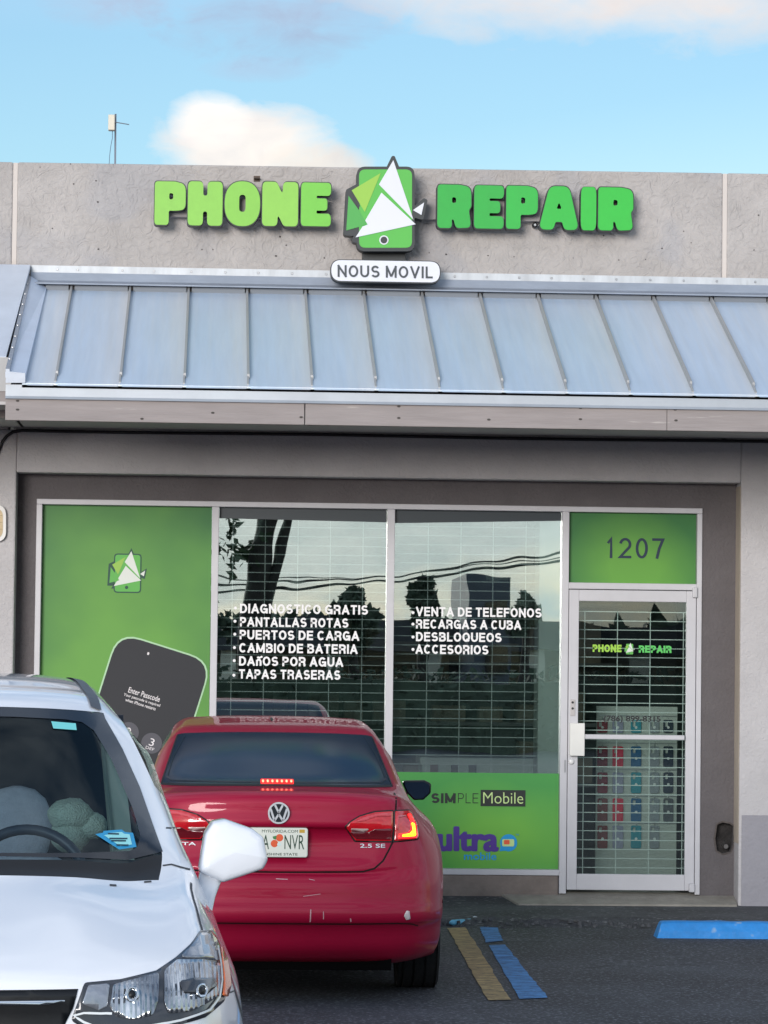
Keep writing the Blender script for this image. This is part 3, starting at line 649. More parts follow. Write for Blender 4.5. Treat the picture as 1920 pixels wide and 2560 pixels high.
def sheet(name, x0, x1, z0, z1, Y, mat, parent): return MB().box(x0, x1, Y, Y+.003, z0, z1).build(name, mat, parent)
LP_ = thing('window_poster', (JL1/2+MA0/2, PY, BR1), 'tall green vinyl poster with a tilted dark phone filling the left window bay', 'poster')
pz = BR1+.004
sheet('background', JL1+.002, MA0-.002, pz, TZ0-.002, PY, green_print('poster_green', 1, (JL1+MA0)/2, 1.1, .9, 1.7), LP_)
cx0, cy0 = P(319, 1427, PY).x, P(319, 1427, PY).z
k_ = 95/1659*.6*2.765/1.0
# emblem printed on the poster: outline plus shards
sc_ = (P(369, 1427, PY).x-P(273, 1427, PY).x)/(1113-568)
def em_post(u, v, k): return at(cx0+(u-840)*sc_, cy0-(v-385)*sc_, PY-.002-.0006*k)
ODK = M('print_dark_green', (30, 74, 60), .6)
def emblem_flat(fm, parent, s_out=True):
    L = lambda k: (lambda u, v: fm(u, v, k))
    if s_out:
        flat('print_outline', [rrect(645, 1036, 140, 700, 55)], L(0), .0005, ODK, parent)
        for sh in ([(838, 165), (889, 60), (935, 165)], [(570, 290), (668, 240), (700, 600), (555, 600)], [(1000, 425), (1115, 345), (1084, 500), (1000, 470)], [(608, 640), (690, 520), (720, 640)]):
            flat('print_outline', [sh], L(.2), .0005, ODK, parent)
    g = M('print_green', (92, 172, 78), .6)
    flat('print_phone', [rrect(662, 1018, 158, 682, 42)], L(1), .0005, g, parent)
    flat('print_shard', [[(600, 335), (668, 430), (722, 522), (585, 560)]], L(1.4), .0005, g, parent)
    flat('print_shard', [[(808, 188), (620, 300), (705, 440)]], L(1.8), .0005, SIGNLIME, parent)
    wv = M('print_white', (214, 220, 214), .6)
    for tri in ([(890, 105), (1020, 490), (797, 262)], [(813, 315), (1035, 520), (645, 605), (690, 535), (724, 522), (708, 495)], [(1090, 378), (1018, 428), (1072, 460)]): flat('print_shard', [tri], L(2.3), .0005, wv, parent)
    flat('print_button', [circ(829, 622, 24)], L(2.3), .0005, ODK, parent)
emblem_flat(em_post, LP_)
s2 = (P(1588, 1620, DTY).x-P(1561, 1620, DTY).x)/(1113-568); dcx, dcz = P(1574, 1621, DTY).x, P(1574, 1621, DTY).z
emblem_flat(lambda u, v, k: at(dcx+(u-840)*s2, dcz-(v-385)*s2, DTY-.0005*k), door, False)
# the tilted phone picture
th = math.radians(17.5); ux, uy = math.cos(th), math.sin(th)
def ph(a, b, k=0): return at(*[(lambda p: (p.x, p.z))(P(297+a*ux-b*uy, 1583+a*uy+b*ux, PY))][0], PY-.003-.0006*k)
flat('phone_rim', [rrect(-4, 246, -4, 524, 60)], lambda u, v: ph(u, v, 0), .0006, M('phone_rim', (150, 186, 150), .4, .2), LP_)
scr = flat('phone_screen', [rrect(0, 242, 0, 520, 57)], lambda u, v: ph(u, v, 1), .0006, M('phone_screen', (26, 29, 37), .6, var=.06), LP_)
WT = M('screen_text', (224, 220, 222), .6)
text('lettering', 'Enter Passcode', 66, 148, 134, 120, 0, WT, scr, bold=.008, fm=lambda u, v: ph(u, v, 2), depth=0)
text('lettering', 'Your passcode is required', 58, 153, 147, 138, 0, WT, scr, bold=.01, fm=lambda u, v: ph(u, v, 2), depth=0)
text('lettering', 'when iPhone restarts', 66, 145, 157, 149, 0, WT, scr, bold=.01, fm=lambda u, v: ph(u, v, 2), depth=0)
flat('lettering', [fillet(rrect(83, 88, 23, 30, 2.2, 3), 0)], lambda u, v: ph(u, v, 2), 0, WT, scr)
KEY = M('key_grey', (76, 76, 84), .6)
def inv(px, py): dx, dy = px-297, py-1583; return dx*ux+dy*uy, -dx*uy+dy*ux
for (s, sub, px, py) in (('1', '', 262, 1806), ('2', 'ABC', 321, 1831), ('3', 'DEF', 379, 1858)):
    a, b = inv(px, py)
    flat('key', [circ(a, b, 26)], lambda u, v: ph(u, v, 1.6), 0, KEY, scr)
    text('lettering', s, a-6, a+6, b+7, b-12, 0, WT, scr, fm=lambda u, v: ph(u, v, 2.4), depth=0)
    if sub: text('lettering', sub, a-11, a+11, b+17, b+10, 0, WT, scr, fm=lambda u, v: ph(u, v, 2.4), depth=0)
TP = thing('transom_poster', (1.1+1.9, PY, TR1), 'small green panel above the shop door numbered 1207', 'panel')
sheet('background', MC1+.002, JR0-.002, TR1+.001, TZ0-.002, PY, green_print('transom_green', 1, (MC1+JR0)/2, 2.30, .42, .36), TP)
vtext('lettering', '1207', 1515, 1660.6, 1396, 1345, PY-.003, NAVY, TP, w=.125, gap=.19)
LB = thing('window_banner', ((MB1+MC0)/2, PY, BR1), 'green vinyl banner with two carrier logos across the bottom of the right window', 'banner')
BZ = P(1200, 1932, PY).z
sheet('background', MB1+.002, MC0-.002, BR1+.002, BZ, PY, green_print('banner_green', 1, 2.05, .42, .62, .33, (104, 176, 60), (58, 144, 62)), LB)
TXK = M('print_black', (28, 36, 34), .6); PUR = M('print_purple', (74, 44, 140), .6); CYA = M('print_cyan', (20, 150, 214), .6); ORA = M('print_orange', (232, 92, 58), .6); LGT = M('print_light_green', (196, 224, 150), .6)
BY = PY-.003
vtext('lettering', 'SIM', 1078, 1139, 2008, 1983, BY, TXK, LB, w=.22, gap=.12)
vtext('lettering', 'PLE', 1145, 1196, 2008, 1983, BY, TXK, LB, w=.085, gap=.2)
mb = box_px(MB(), 1201.5, 1313.7, 1975, 2016, BY, BY+.002); mb.build('logo_box', TXK, LB)
text('lettering', 'Mobile', 1208, 1308, 2009, 1981, BY-.002, LGT, LB, bold=-.008)
text('lettering', 'ultra', 1096, 1243, 2126, 2069, BY, PUR, LB, bold=.045)
text('lettering', 'mobile', 1160, 1241, 2150, 2131, BY, CYA, LB, bold=.012)
text('lettering', 'TM', 1289, 1297, 2089, 2085, BY, CYA, LB)
flat('logo_bubble', [circ(1271.5, 2107, 21.5)], lambda u, v: P(u, v, BY), .002, CYA, LB)
flat('logo_bubble', [[(1252, 2112), (1249, 2128), (1272, 2126)]], lambda u, v: P(u, v, BY-.0005), .002, CYA, LB)
flat('logo_card', [rrect(1255.5, 1285.5, 2098, 2116, 4)], lambda u, v: P(u, v, BY-.002), .001, LGT, LB)
flat('logo_chip', [rrect(1260, 1274, 2100, 2111, 2)], lambda u, v: P(u, v, BY-.003), .001, ORA, LB)

# ---------------------------------------------------------------- canopy
CY, CZ0 = -2.1, 3.373
RZ1 = 4.205
def roof_pt(x, s, up=0): return Vector((x, -.06-(2.04)*s, RZ1+(CZ0-RZ1)*s+up))
HX0 = -1.34
rx0 = P(115, 722, -.06).x; rx1 = P(63, 957, CY).x
mb = MB()
def roofrow(s, th=.0): return [roof_pt(x, s, th) for x in (min(rx0, rx1)-.02, XR)]
a, b = roofrow(0), roofrow(1)
mb.hexa([b[0], b[1], a[1], a[0]], [p-Vector((0, 0, .03)) for p in (b[0], b[1], a[1], a[0])])
roof = mb.build('canopy_roof', ROOF, B)
ribx = [-1.03+.4095*i for i in range(27)]
for x in ribx:
    mb = MB(); p0 = roof_pt(x, .012); p1 = roof_pt(x, .93); p2 = roof_pt(x, .985)
    w, h = .009, .034
    mb.hexa([(x-w, p0.y, p0.z), (x+w, p0.y, p0.z), (x+w*.8, p0.y, p0.z+h), (x-w*.8, p0.y, p0.z+h)], [(x-w, p1.y, p1.z), (x+w, p1.y, p1.z), (x+w*.8, p1.y, p1.z+h), (x-w*.8, p1.y, p1.z+h)])
    mb.hexa([(x-w, p1.y-.001, p1.z), (x+w*.3, p1.y-.001, p1.z), (x+w*.3, p1.y-.001, p1.z+.02), (x-w, p1.y-.001, p1.z+.02)], [(x-w, p2.y, p2.z), (x+w*.3, p2.y, p2.z), (x+w*.3, p2.y, p2.z+.006), (x-w, p2.y, p2.z+.006)])
    mb.build('standing_seam', RIB, roof)
mb = MB(); random.seed(5)      # turned-down panel ends
for i, x in enumerate([rx1]+ribx+[XR]):
    if i == 0: continue
    xa = ([rx1]+ribx+[XR])[i-1]+.012; xb = x-.012
    q = roof_pt(0, 1)
    mb.hexa([(xa, q.y-.012, q.z-.016), (xb, q.y-.012, q.z-.016), (xb, q.y+.01, q.z+.004), (xa, q.y+.01, q.z+.004)], [(xa, q.y+.02, q.z-.02), (xb, q.y+.02, q.z-.02), (xb, q.y+.03, q.z-.004), (xa, q.y+.03, q.z-.004)])
mb.build('panel_hem', ROOF, roof, bevel=.004)
# closures between the ribs at the top
mb = MB()
for i in range(len(ribx)-1):
    p = roof_pt(0, .012); mb.box(ribx[i]+.022, ribx[i+1]-.016, p.y-.004, p.y+.02, p.z-.002, p.z+.034)
mb.box(rx0, ribx[0]-.02, p.y-.004, p.y+.02, p.z-.002, p.z+.034)
mb.build('rib_closure', M('closure_metal', (112, 118, 126), .6, .2), roof)
# flashings against the wall
Zs = [P(960, v, 0).z for v in (679, 698, 718, 734)]
xf0 = P(78, 670, 0).x
fl = MB().box(xf0, XR, -.008, -.0005, Zs[1], Zs[0]).build('wall_flashing', WHITETRIM, B)
mb = MB(); random.seed(11)
for px in (143, 194, 306, 385, 478, 563, 646, 730, 815, 1137, 1217, 1298, 1379, 1459, 1541, 1626, 1709, 1792, 1888):
    p = P(px, 674+(px-143)*.0148+14-8, -.008)
    MB().lathe([(.006, -.004), (.0085, -.002), (.0085, .0)], (p.x, -.0085, (Zs[0]+Zs[1])/2), 'Y', 10).build('screw', STEEL, fl)
mb = MB(); z1, z2, z3 = Zs[1], Zs[2], Zs[3]
prof = [(-.010, z1+.004), (-.03, z2+.004), (-.034, z2), (-.055, z2-.008), (-.13, z3+.020), (-.132, z3+.012), (-.02, z3+.012)]
vs = []; 
for x in (xf0, XR): vs += [(x, a_, b_) for a_, b_ in prof]
n = len(prof); mb.add(vs, [(i, (i+1) % n, n+(i+1) % n, n+i) for i in range(n)]+[tuple(range(n)), tuple(range(n, 2*n))])
apr = mb.build('apron_flashing', ROOFTRIM, B)
# eave trim and timber fascia
ez = [P(960, v, CY).z for v in (975, 1007, 1013, 1065)]
mb = MB(); ex0 = P(14, 970, CY).x
mb.box(ex0, XR, CY, CY+.03, ez[1], CZ0-.012); mb.hexa([(ex0, CY-.014, ez[2]+.004), (XR, CY-.014, ez[2]+.004), (XR, CY-.001, ez[1]+.006), (ex0, CY-.001, ez[1]+.006)], [(ex0, CY+.02, ez[2]), (XR, CY+.02, ez[2]), (XR, CY+.02, ez[1]+.004), (ex0, CY+.02, ez[1]+.004)])
eave = mb.build('eave_trim', M('eave_metal', (166, 173, 181), .45, .3, var=.1), B)
mb = MB()
for a, b in ((ex0, P(762, 1040, CY).x-.003), (P(762, 1040, CY).x+.003, P(1668, 1040, CY).x-.001), (P(1668, 1040, CY).x+.001, XR)): mb.box(a, b, CY+.006, CY+.045, ez[3], ez[2]+.004)
fas = mb.build('timber_fascia', WOOD, B, bevel=.004)
mb = MB()
for px, py in ((44, 1002), (44, 1024), (355, 1047), (532, 1032), (753, 1043), (997, 1016), (997, 1045), (1222, 1049), (1451, 1020), (1451, 1048), (1688, 1024), (1690, 1051), (1750, 1020)):
    p = P(px, py, CY+.005); r = .009
    mb.add([(p.x+r*1.4*math.cos(k*PI/3), CY+.0045, p.z+r*.8*math.sin(k*PI/3)) for k in range(6)], [tuple(range(6))])
mb.build('nail_marks', PIT, fas)
SZ = 3.235
MB().box(XL, XR, CY+.045, .0, SZ, SZ+.02).build('soffit', SOFFIT, B)
# hip cap at the left end of the awning
def q3(px, py, Y, dz=0): p = P(px, py, Y); p.z += dz; return p
mb = MB()
A = [q3(76, 690, -.05), q3(117, 716, -.05), q3(63, 940, CY-.01), q3(14, 930, CY-.01)]
mb.hexa([A[3], A[2], A[1], A[0]], [p-Vector((0, 0, .035)) for p in (A[3], A[2], A[1], A[0])])
hip = mb.build('hip_cap', M('hip_metal', (192, 206, 226), .4, .2, var=.08), B)
mb = MB(); mb.hexa([q3(14, 957, CY-.012), q3(63, 957, CY-.012), q3(63, 933, CY-.012), q3(15, 928, CY-.012)], [q3(14, 957, CY+.02), q3(63, 957, CY+.02), q3(63, 933, CY+.02), q3(15, 928, CY+.02)])
mb.build('hip_end', ROOFTRIM, hip)
mb = MB(); A = [q3(70, 692, -.07, .01), q3(78, 694, -.07, .01), q3(24, 926, CY, .01), q3(14, 926, CY, .01)]
mb.hexa([A[3], A[2], A[1], A[0]], [p-Vector((0, 0, .02)) for p in (A[3], A[2], A[1], A[0])]); flg = mb.build('hip_flange', ROOFTRIM, hip)
for k in range(8):
    p = A[0].lerp(A[3], .1+.115*k).lerp(A[1].lerp(A[2], .1+.115*k), .45); MB().lathe([(.004, -.006), (.006, .0)], (p.x, p.y-.004, p.z+.002), 'Y', 8).build('screw', STEEL, flg)
# the next awning along, set back to the left
NY = -1.55
nx1 = P(76, 668, -.03).x
a = q3(76, 662, -.03); b = q3(15, 892, NY)
mb = MB(); mb.hexa([(XL-2, NY, b.z), (b.x, NY, b.z), (a.x, -.03, a.z), (XL-2, -.03, a.z)], [(XL-2, NY, b.z-.03), (b.x, NY, b.z-.03), (a.x, -.03, a.z-.03), (XL-2, -.03, a.z-.03)])
nb2 = mb.build('lower_awning', M('awning_metal', (200, 208, 220), .45, .2, var=.08), B)
z1 = P(6, 893, NY).z; z2 = P(6, 978, NY).z; z3 = P(6, 1045, NY).z
MB().box(XL-2, ex0, NY-.004, NY+.03, z2, z1).build('awning_trim', M('awning_trim', (168, 168, 168), .6), nb2); MB().box(XL-2, ex0-.002, NY+.004, NY+.04, z3, z2).build('awning_fascia', WOOD, nb2)
MB().box(ex0-.02, ex0, NY, -.02, SZ, b.z-.04).build('awning_cheek', WOOD, nb2)
# cable clipped under the soffit
cb_ = [P(0, 1120, -.012), P(6, 1104, -.012), P(16, 1091, -.012), P(32, 1080, -.012), P(55, 1075, -.012)]
cb_[-1].z = cb_[-2].z+.012
cb_ += [Vector((x, -.012, cb_[-1].z+.003*math.sin(x*2.1))) for x in [-1.1+.25*i for i in range(44)]]
CBL = thing('electric_cable', cb_[4], 'black cable running along the wall just under the awning soffit', 'cable')
MB().tube([P(-60, 1500, -.012), P(-30, 1200, -.012)]+cb_, .011, 8).build('cable_run', BLACK, CBL, smooth=True)
# shell of the building and its dark room
INY = 4.6
mb = MB(); mb.box(XL, XR, .22, 9, 4.5, 4.62); mb.box(XL, XL+.2, .22, 9, -.2, 4.5); mb.box(XR-.2, XR, .22, 9, -.2, 4.5); mb.box(XL+.2, XR-.2, 8.8, 9, -.2, 4.5)
mb.build('outer_shell', STUCCO, B)
mb = MB(); mb.box(OX0-.2, OX1+.2, .4, INY, 2.95, 3.0); mb.box(OX0-.2, OX1+.2, INY, INY+.1, -.1, 3.0); mb.box(OX0-.3, OX0-.2, .37, INY, -.1, 3.0); mb.box(OX1+.2, OX1+.3, .37, INY, -.1, 3.0)
mb.build('interior_walls', INTER, B)
MB().box(OX0-.2, OX1+.2, .37, INY, -.1, .0).build('interior_floor', M('floor_tile', (120, 116, 110), .4, var=.1), B)
x0, x1 = P(1346, 1600, .3).x, P(1402, 1600, .3).x
MB().box(x0, x1, .285, .6, 0, 2.68).build('interior_column', INTERW, B, bevel=.005)
MB().box(x0-.01, OX1, .36, .42, 2.69, 2.95).build('shutter_housing', INTER, B)

# ---------------------------------------------------------------- security grilles
def security(label, x0, x1, z0, z1, Y, vx_, dz):
    g = thing('security_grille', ((x0+x1)/2, Y, z0), label, 'grille')
    mb = MB()
    z = z1
    while z > z0: mb.box(x0, x1, Y, Y+.005, z-.003, z+.003); z -= dz
    mb.build('cross_bars', GRILLE, g); mb = MB()
    for x in vx_: mb.box(x-.003, x+.003, Y+.006, Y+.011, z0, z1)
    mb.build('uprights', GRILLE, g)
gy = .36
security('rolling steel security grille behind the left lettered window', MA1-.02, MB0+.02, .05, P(700, 1400, gy).z+.3, gy, [P(px, 1600, gy).x for px in (579, 660, 742, 823, 905)], .0652)
security('rolling steel security grille behind the right window above the green banner', MB1-.02, P(1346, 1600, gy).x, .05, P(1200, 1400, gy).z+.3, gy, [P(px, 1600, gy).x for px in (1068, 1150, 1231, 1313)], .0652)
security('steel security grille behind the shop door glass', gx0-.02, gx1+.02, .05, P(1580, 1530, gy).z, gy, [P(px, 1700, gy).x for px in (1461, 1543, 1625, 1708)], .0652)

# ---------------------------------------------------------------- goods inside
DBY = 1.0
BD = thing('display_board', (P(1592, 2190, DBY).x, DBY, 0), 'pale slatted display board hung with phone cases behind the door', 'display board')
a = P(1492, 1765, DBY); b = P(1690, 2200, DBY)
MB().box(a.x, b.x, DBY, DBY+.03, b.z-.1, a.z).build('panel', M('board_white', (194, 197, 194), .6), BD)
mb = MB()
for py in (1790, 1858, 1924, 1990, 2058): z = P(1590, py, DBY).z; mb.box(a.x+.005, b.x-.005, DBY-.006, DBY-.001, z-.004, z+.004)
mb.build('hanging_rails', STEEL, BD)
MB().box(a.x+.05, b.x-.05, DBY+.03, DBY+.4, 0, .5).build('base_cabinet', INTERW, BD)
PAL = {'maroon': (140, 34, 60), 'red': (226, 40, 78), 'blue': (36, 100, 150), 'teal': (50, 150, 170), 'grey': (150, 154, 164), 'navy': (28, 40, 66), 'lilac': (160, 158, 186), 'brown': (132, 52, 56), 'charcoal': (84, 86, 96)}
rows = [(1800, 1832, ('maroon', 'lilac', 'teal', 'grey', 'navy')), (1866, 1918, ('maroon', 'red', 'blue', 'grey', 'navy')), (1931, 1983, ('maroon', 'lilac', 'teal', 'grey', 'navy')), (1996, 2055, ('brown', 'red', 'blue', 'grey', 'charcoal')), (2064, 2121, ('brown', 'lilac', 'teal', 'grey', None))]
cols = [(1493, 1519), (1531, 1558), (1577, 1603), (1624, 1648), (1658, 1683)]
ordn = ['top', 'second', 'third', 'fourth', 'bottom']; cordn = ['leftmost', 'second from left', 'middle', 'second from right', 'rightmost']
base_case = None
for r, (y0, y1, cs) in enumerate(rows):
    for k, cname in enumerate(cs):
        if not cname: continue
        p = P((cols[k][0]+cols[k][1])/2, y1, DBY-.02); q = P(cols[k][1], y0, DBY-.02); o_ = P(cols[k][0], y1, DBY-.02)
        wdt, hgt = q.x-o_.x, q.z-p.z
        out_ = rrect(-wdt/2, wdt/2, 0, hgt, .014, 4); win = rrect(-wdt/2+.012, -wdt/2+.034, hgt-.05, hgt-.012, .007, 3)
        o = flat('phone_case', [out_, win], lambda u, v: Vector((u, 0, v)), .011, M('case_'+cname, PAL[cname], .4), None)
        o.location = (p.x, DBY-.02, p.z)
        tag(o, '%s phone case, %s in the %s row on the display board' % (cname, cordn[k], ordn[r]), 'phone case', 'phone cases hanging on the display board')
        MB().lathe([(.010, -.002), (.010, 0)], (0, -.0005, hgt*.42), 'Y', 12).build('price_dot', WHITEVINYL, o)
        MB().tube([(0, .014, hgt+.012), (0, -.004, hgt+.012), (0, -.004, hgt-.004)], .003, 6).build('hook', STEEL, o)
CT = thing('shop_counter', (P(1200, 1900, 1.3).x, 1.3, 0), 'long white sales counter seen through the right window above the banner', 'counter')
a = P(1050, 1893, 1.3); b = P(1420, 1893, 1.3)
MB().box(a.x, b.x, 1.3, 1.8, a.z-.05, a.z).build('worktop', INTERW, CT, bevel=.006); MB().box(a.x+.02, b.x-.02, 1.33, 1.78, 0, a.z-.05).build('cabinet', M('counter_front', (196, 206, 200), .6), CT)
mb = MB()
for px, c in ((1085, 0), (1137, 1), (1181, 2)):
    q = P(px, 1917, 1.32); MB().box(q.x-.028, q.x+.028, 1.31, 1.329, q.z-.06, q.z+.03).build('counter_panel', M('cpanel%d' % c, ((96, 30, 40), (40, 30, 46), (24, 26, 40))[c], .5), CT)
BXx = P(1215, 1700, 2.6).x
SH = thing('wall_shelf', (BXx, 4.3, 0), 'dark wall shelves with boxes deep inside behind the right window', 'shelf')
mb = MB()
for z in (.6, 1.1, 1.6, 2.1): mb.box(.4, 3.4, 4.2, 4.58, z, z+.03)
mb.build('boards', M('shelf_board', (120, 124, 128), .6), SH)
mb = MB(); random.seed(9)
for z in (.63, 1.13, 1.63):
    x = .5
    while x < 3.2:
        wd = random.uniform(.1, .3); mb.box(x, x+wd, 4.25, 4.5, z, z+random.uniform(.12, .36)); x += wd+random.uniform(.03, .25)
mb.build('boxes', M('carton', (150, 140, 126), .8, var=.4, vscale=2), SH)

# ---------------------------------------------------------------- roof antenna and side plaque
AY = 2.0
AN = thing('roof_antenna', P(289, 408, AY), 'thin pole with a pale box antenna standing behind the parapet', 'antenna')
p0 = P(289, 285, AY); p1 = P(289.5, 410, AY)
MB().tube([(p1.x, AY, 4.62), (p0.x, AY, p0.z)], .0075, 8).build('pole', STEEL, AN, smooth=True)
mb = box_px(MB(), 270.5, 287, 286, 325, AY-.05, AY+.02); mb.build('antenna_box', M('antenna_box', (206, 200, 184), .5), AN, bevel=.006)
a, b = P(289, 306, AY), P(323, 312, AY); MB().tube([(a.x-.04, AY-.01, a.z+.01), (a.x, AY-.01, a.z), (b.x, AY-.01, b.z)], .004, 6).build('cross_rod', STEEL, AN)
pts = [P(281, 326, AY), P(281, 345, AY), P(277, 365, AY), P(274, 390, AY), P(273, 410, AY)]
MB().tube(pts+[Vector((pts[-1].x, AY, 4.62))], .0025, 6).build('cable', M('antenna_cable', (90, 110, 130), .6), AN)
OV = thing('oval_plaque', P(-25, 1355, -.02), 'beige oval plaque with a white rim on the wall at the far left', 'plaque')
pl = rrect(-62, 15, 1262, 1354, 26, 8)
flat('rim', [pl], pmap(-.035), .034, M('rim_white', (226, 226, 224), .5), OV)
flat('plate', [rrect(-54, 7, 1271, 1345, 20, 8)], pmap(-.038), .003, M('plaque_beige', (206, 186, 150), .7, var=.15, vscale=12), OV)
mb = MB()
for py in (1288, 1305, 1322): a = P(-50, py, -.039); b = P(6, py, -.039); mb.box(a.x, b.x, -.0395, -.0382, a.z-.0012, a.z+.0012)
mb.build('plate_lines', M('plaque_line', (150, 132, 108), .8), OV)

# ---------------------------------------------------------------- wheel stop and litter
WS = thing('wheel_stop', (4.6, -1.65, ZL), 'chipped bright blue concrete wheel stop on the asphalt before the door', 'wheel stop')
x0 = PG(1627, 2336, ZL).x
STOPB = M('wheelstop_blue', (44, 142, 220), .6, var=.2, vscale=9, bump=.5, bscale=22, speck=(9, .66, lin(150, 178, 205), .8))
mb = MB(); n = 30; vs = []
prof = [(-1.735, 0), (-1.728, .05), (-1.70, .098), (-1.685, .108), (-1.61, .110), (-1.59, .10), (-1.565, .05), (-1.56, 0)]
for i in range(n+1):
    e = 0 if 0 < i < n else 1
    x = x0+1.85*i/n + 0
    for y, z in prof:
        inx = (.035 if i == 0 else -.035 if i == n else 0)*(z/.11)
        vs.append((x+inx, y+.004*pnoise((x*7, y*9, 1)), ZL-.004+z*(1-.03*e)+(.005*pnoise((x*8, y*20, 5)) if z > .02 else 0)))
m_ = len(prof); mb.add(vs, [(i*m_+j, (i+1)*m_+j, (i+1)*m_+j+1, i*m_+j+1) for i in range(n) for j in range(m_-1)]+[tuple(range(m_)), tuple(range(n*m_, n*m_+m_))])
mb.build('block', STOPB, WS, smooth=False, bevel=.006)
LI = thing('candy_wrapper', PG(1157, 2313, ZL), 'light blue crumpled wrapper lying at the foot of the broken kerb', 'litter')
a, b = PG(1126, 2316, ZL), PG(1186, 2311, ZL); a.z = b.z = ZL+.03
pts = [a.lerp(b, k/10) for k in range(11)]; rs = [.014, .025, .023, .025, .024, .026, .024, .025, .023, .016, .008]
mb = MB(); mb.tube(pts, rs, 10); mb.v = [(x, y, ZL+.014+(z-ZL-.018)*.8+.003*pnoise((x*40, y*40, z*40))) for x, y, z in mb.v]
mb.build('wrapper_tube', M('wrapper_blue', (110, 190, 226), .35, var=.5, vscale=18, stretch=(1, 1, 6)), LI, smooth=True)
mb = MB(); c = b
mb.add([c+Vector((0, 0, 0)), c+Vector((.018, .0, .022)), c+Vector((.004, .01, .026)), c+Vector((.022, .006, .008)), c+Vector((-.012, .006, .02))], [(0, 1, 2), (0, 3, 1), (0, 2, 4)])
mb.build('torn_end', M('wrapper_white', (214, 226, 230), .4), LI)

# ================================================================== CARS
def interp(pts, n):
    """smooth curve through control points, n steps per span (chord-length Hermite)"""
    pts = [Vector(p) for p in pts]; L = [max((pts[i+1]-pts[i]).length, 1e-5) for i in range(len(pts)-1)]
    tg = []
    for i in range(len(pts)):
        if i == 0: tg.append((pts[1]-pts[0])/L[0])
        elif i == len(pts)-1: tg.append((pts[-1]-pts[-2])/L[-1])
        else:
            a = (pts[i]-pts[i-1])/L[i-1]; b = (pts[i+1]-pts[i])/L[i]; tg.append((a*L[i]+b*L[i-1])/(L[i]+L[i-1]))
    out = []
    for i in range(len(pts)-1):
        for k in range(n):
            t = k/n; h = L[i]
            out.append(pts[i]*(2*t**3-3*t*t+1)+tg[i]*h*(t**3-2*t*t+t)+pts[i+1]*(-2*t**3+3*t*t)+tg[i+1]*h*(t**3-t*t))
    out.append(pts[-1]); return out
class Shell:
    def __init__(s, net, nu=5, nv=4):
        s.nu, s.nv, s.K, s.J = nu, nv, len(net), len(net[0])
        half = [interp(r, nv) for r in net]
        cols = [interp([half[k][b] for k in range(s.K)], nu) for b in range(len(half[0]))]
        s.nb = len(cols); s.na = len(cols[0])
        s.g = [[(cols[abs(b)][a] if b >= 0 else Vector((-cols[-b][a].x, cols[-b][a].y, cols[-b][a].z))) for b in range(-s.nb+1, s.nb)] for a in range(s.na)]
        s.w = 2*s.nb-1
        s.verts = [v for r in s.g for v in r]
        s.faces = [(a*s.w+b, a*s.w+b+1, (a+1)*s.w+b+1, (a+1)*s.w+b) for a in range(s.na-1) for b in range(s.w-1)]
        s.bvh = BVHTree.FromPolygons(s.verts, s.faces)
    def span(s, i):
        a, b = divmod(i, s.w-1); bb = b-(s.nb-1)
        return a//s.nu, (bb//s.nv if bb >= 0 else (-bb-1)//s.nv)
    def part(s, name, sel, mat, parent, shift=0.):
        fs = [s.faces[i] for i in range(len(s.faces)) if sel(*s.span(i))]
        used = sorted({v for f in fs for v in f}); mp = {v: i for i, v in enumerate(used)}
        mb = MB().add([s.verts[v] for v in used], [tuple(mp[v] for v in f) for f in fs])
        o = mb.build(name, mat, parent, smooth=True); return o
    def hit(s, u, v, d):                      # d: 'F' looks along +y at (x, z); 'T' looks down at (x, y); 'S' looks along -x
        if d == 'F': o_, di = Vector((u, -3, v)), Vector((0, 1, 0))
        elif d == 'T': o_, di = Vector((u, v, 4)), Vector((0, 0, -1))
        else: o_, di = Vector((3 if d == 'S' else -3, u, v)), Vector((-1 if d == 'S' else 1, 0, 0))
        r = s.bvh.ray_cast(o_, di)
        if r[0] is None:
            r = s.bvh.find_nearest(o_+di*3)
        n = r[1] if r[1].dot(di) < 0 else -r[1]
        return r[0], n
    def patch(s, name, loops, mat, parent, d='F', off=.003, cell=.02, skirt=.008, smooth=True):
        bm = fill2d(loops, cell); bm.verts.ensure_lookup_table(); bm.verts.index_update()
        pts = []; nr = []
        for v in bm.verts:
            p, n = s.hit(v.co.x, v.co.y, d); pts.append(p+n*off); nr.append(n)
        fs = [tuple(v.index for v in f.verts) for f in bm.faces]; bd = [(e.verts[0].index, e.verts[1].index) for e in bm.edges if len(e.link_faces) == 1]
        bm.free(); n_ = len(pts); mb = MB().add(pts, fs)
        if skirt: mb.v += [tuple(p-n*skirt) for p, n in zip(pts, nr)]; mb.f += [(a, b, b+n_, a+n_) for a, b in bd]
        return mb.build(name, mat, parent, smooth=smooth, fix=True)
    def seam(s, name, pts, mat, parent, d='F', w=.005, off=.0012, step=.015, mirror=False, lift=0.):
        for sg in ((1, -1) if mirror else (1,)):
            mb = MB(); line = []
            for i in range(len(pts)-1):
                a, b = Vector(pts[i]), Vector(pts[i+1]); k = max(1, int((b-a).length/step))
                line += [a.lerp(b, q/k) for q in range(k)]
            line.append(Vector(pts[-1])); L = []; R = []
            for i, p in enumerate(line):
                tg = (line[min(i+1, len(line)-1)]-line[max(i-1, 0)]).normalized(); nn = Vector((-tg.y, tg.x))*w/2
                for lst, q in ((L, p+nn), (R, p-nn)):
                    h, n = s.hit(q.x*sg, q.y, d) if d in 'FT' else s.hit(q.x, q.y, d if sg == 1 else 'Z')
                    lst.append(h+n*(off+lift))
            n_ = len(L); mb.add(L+R, [(i, i+1, n_+i+1, n_+i) for i in range(n_-1)])
            o = mb.build(name, mat, parent, smooth=True, fix=False)
        return o

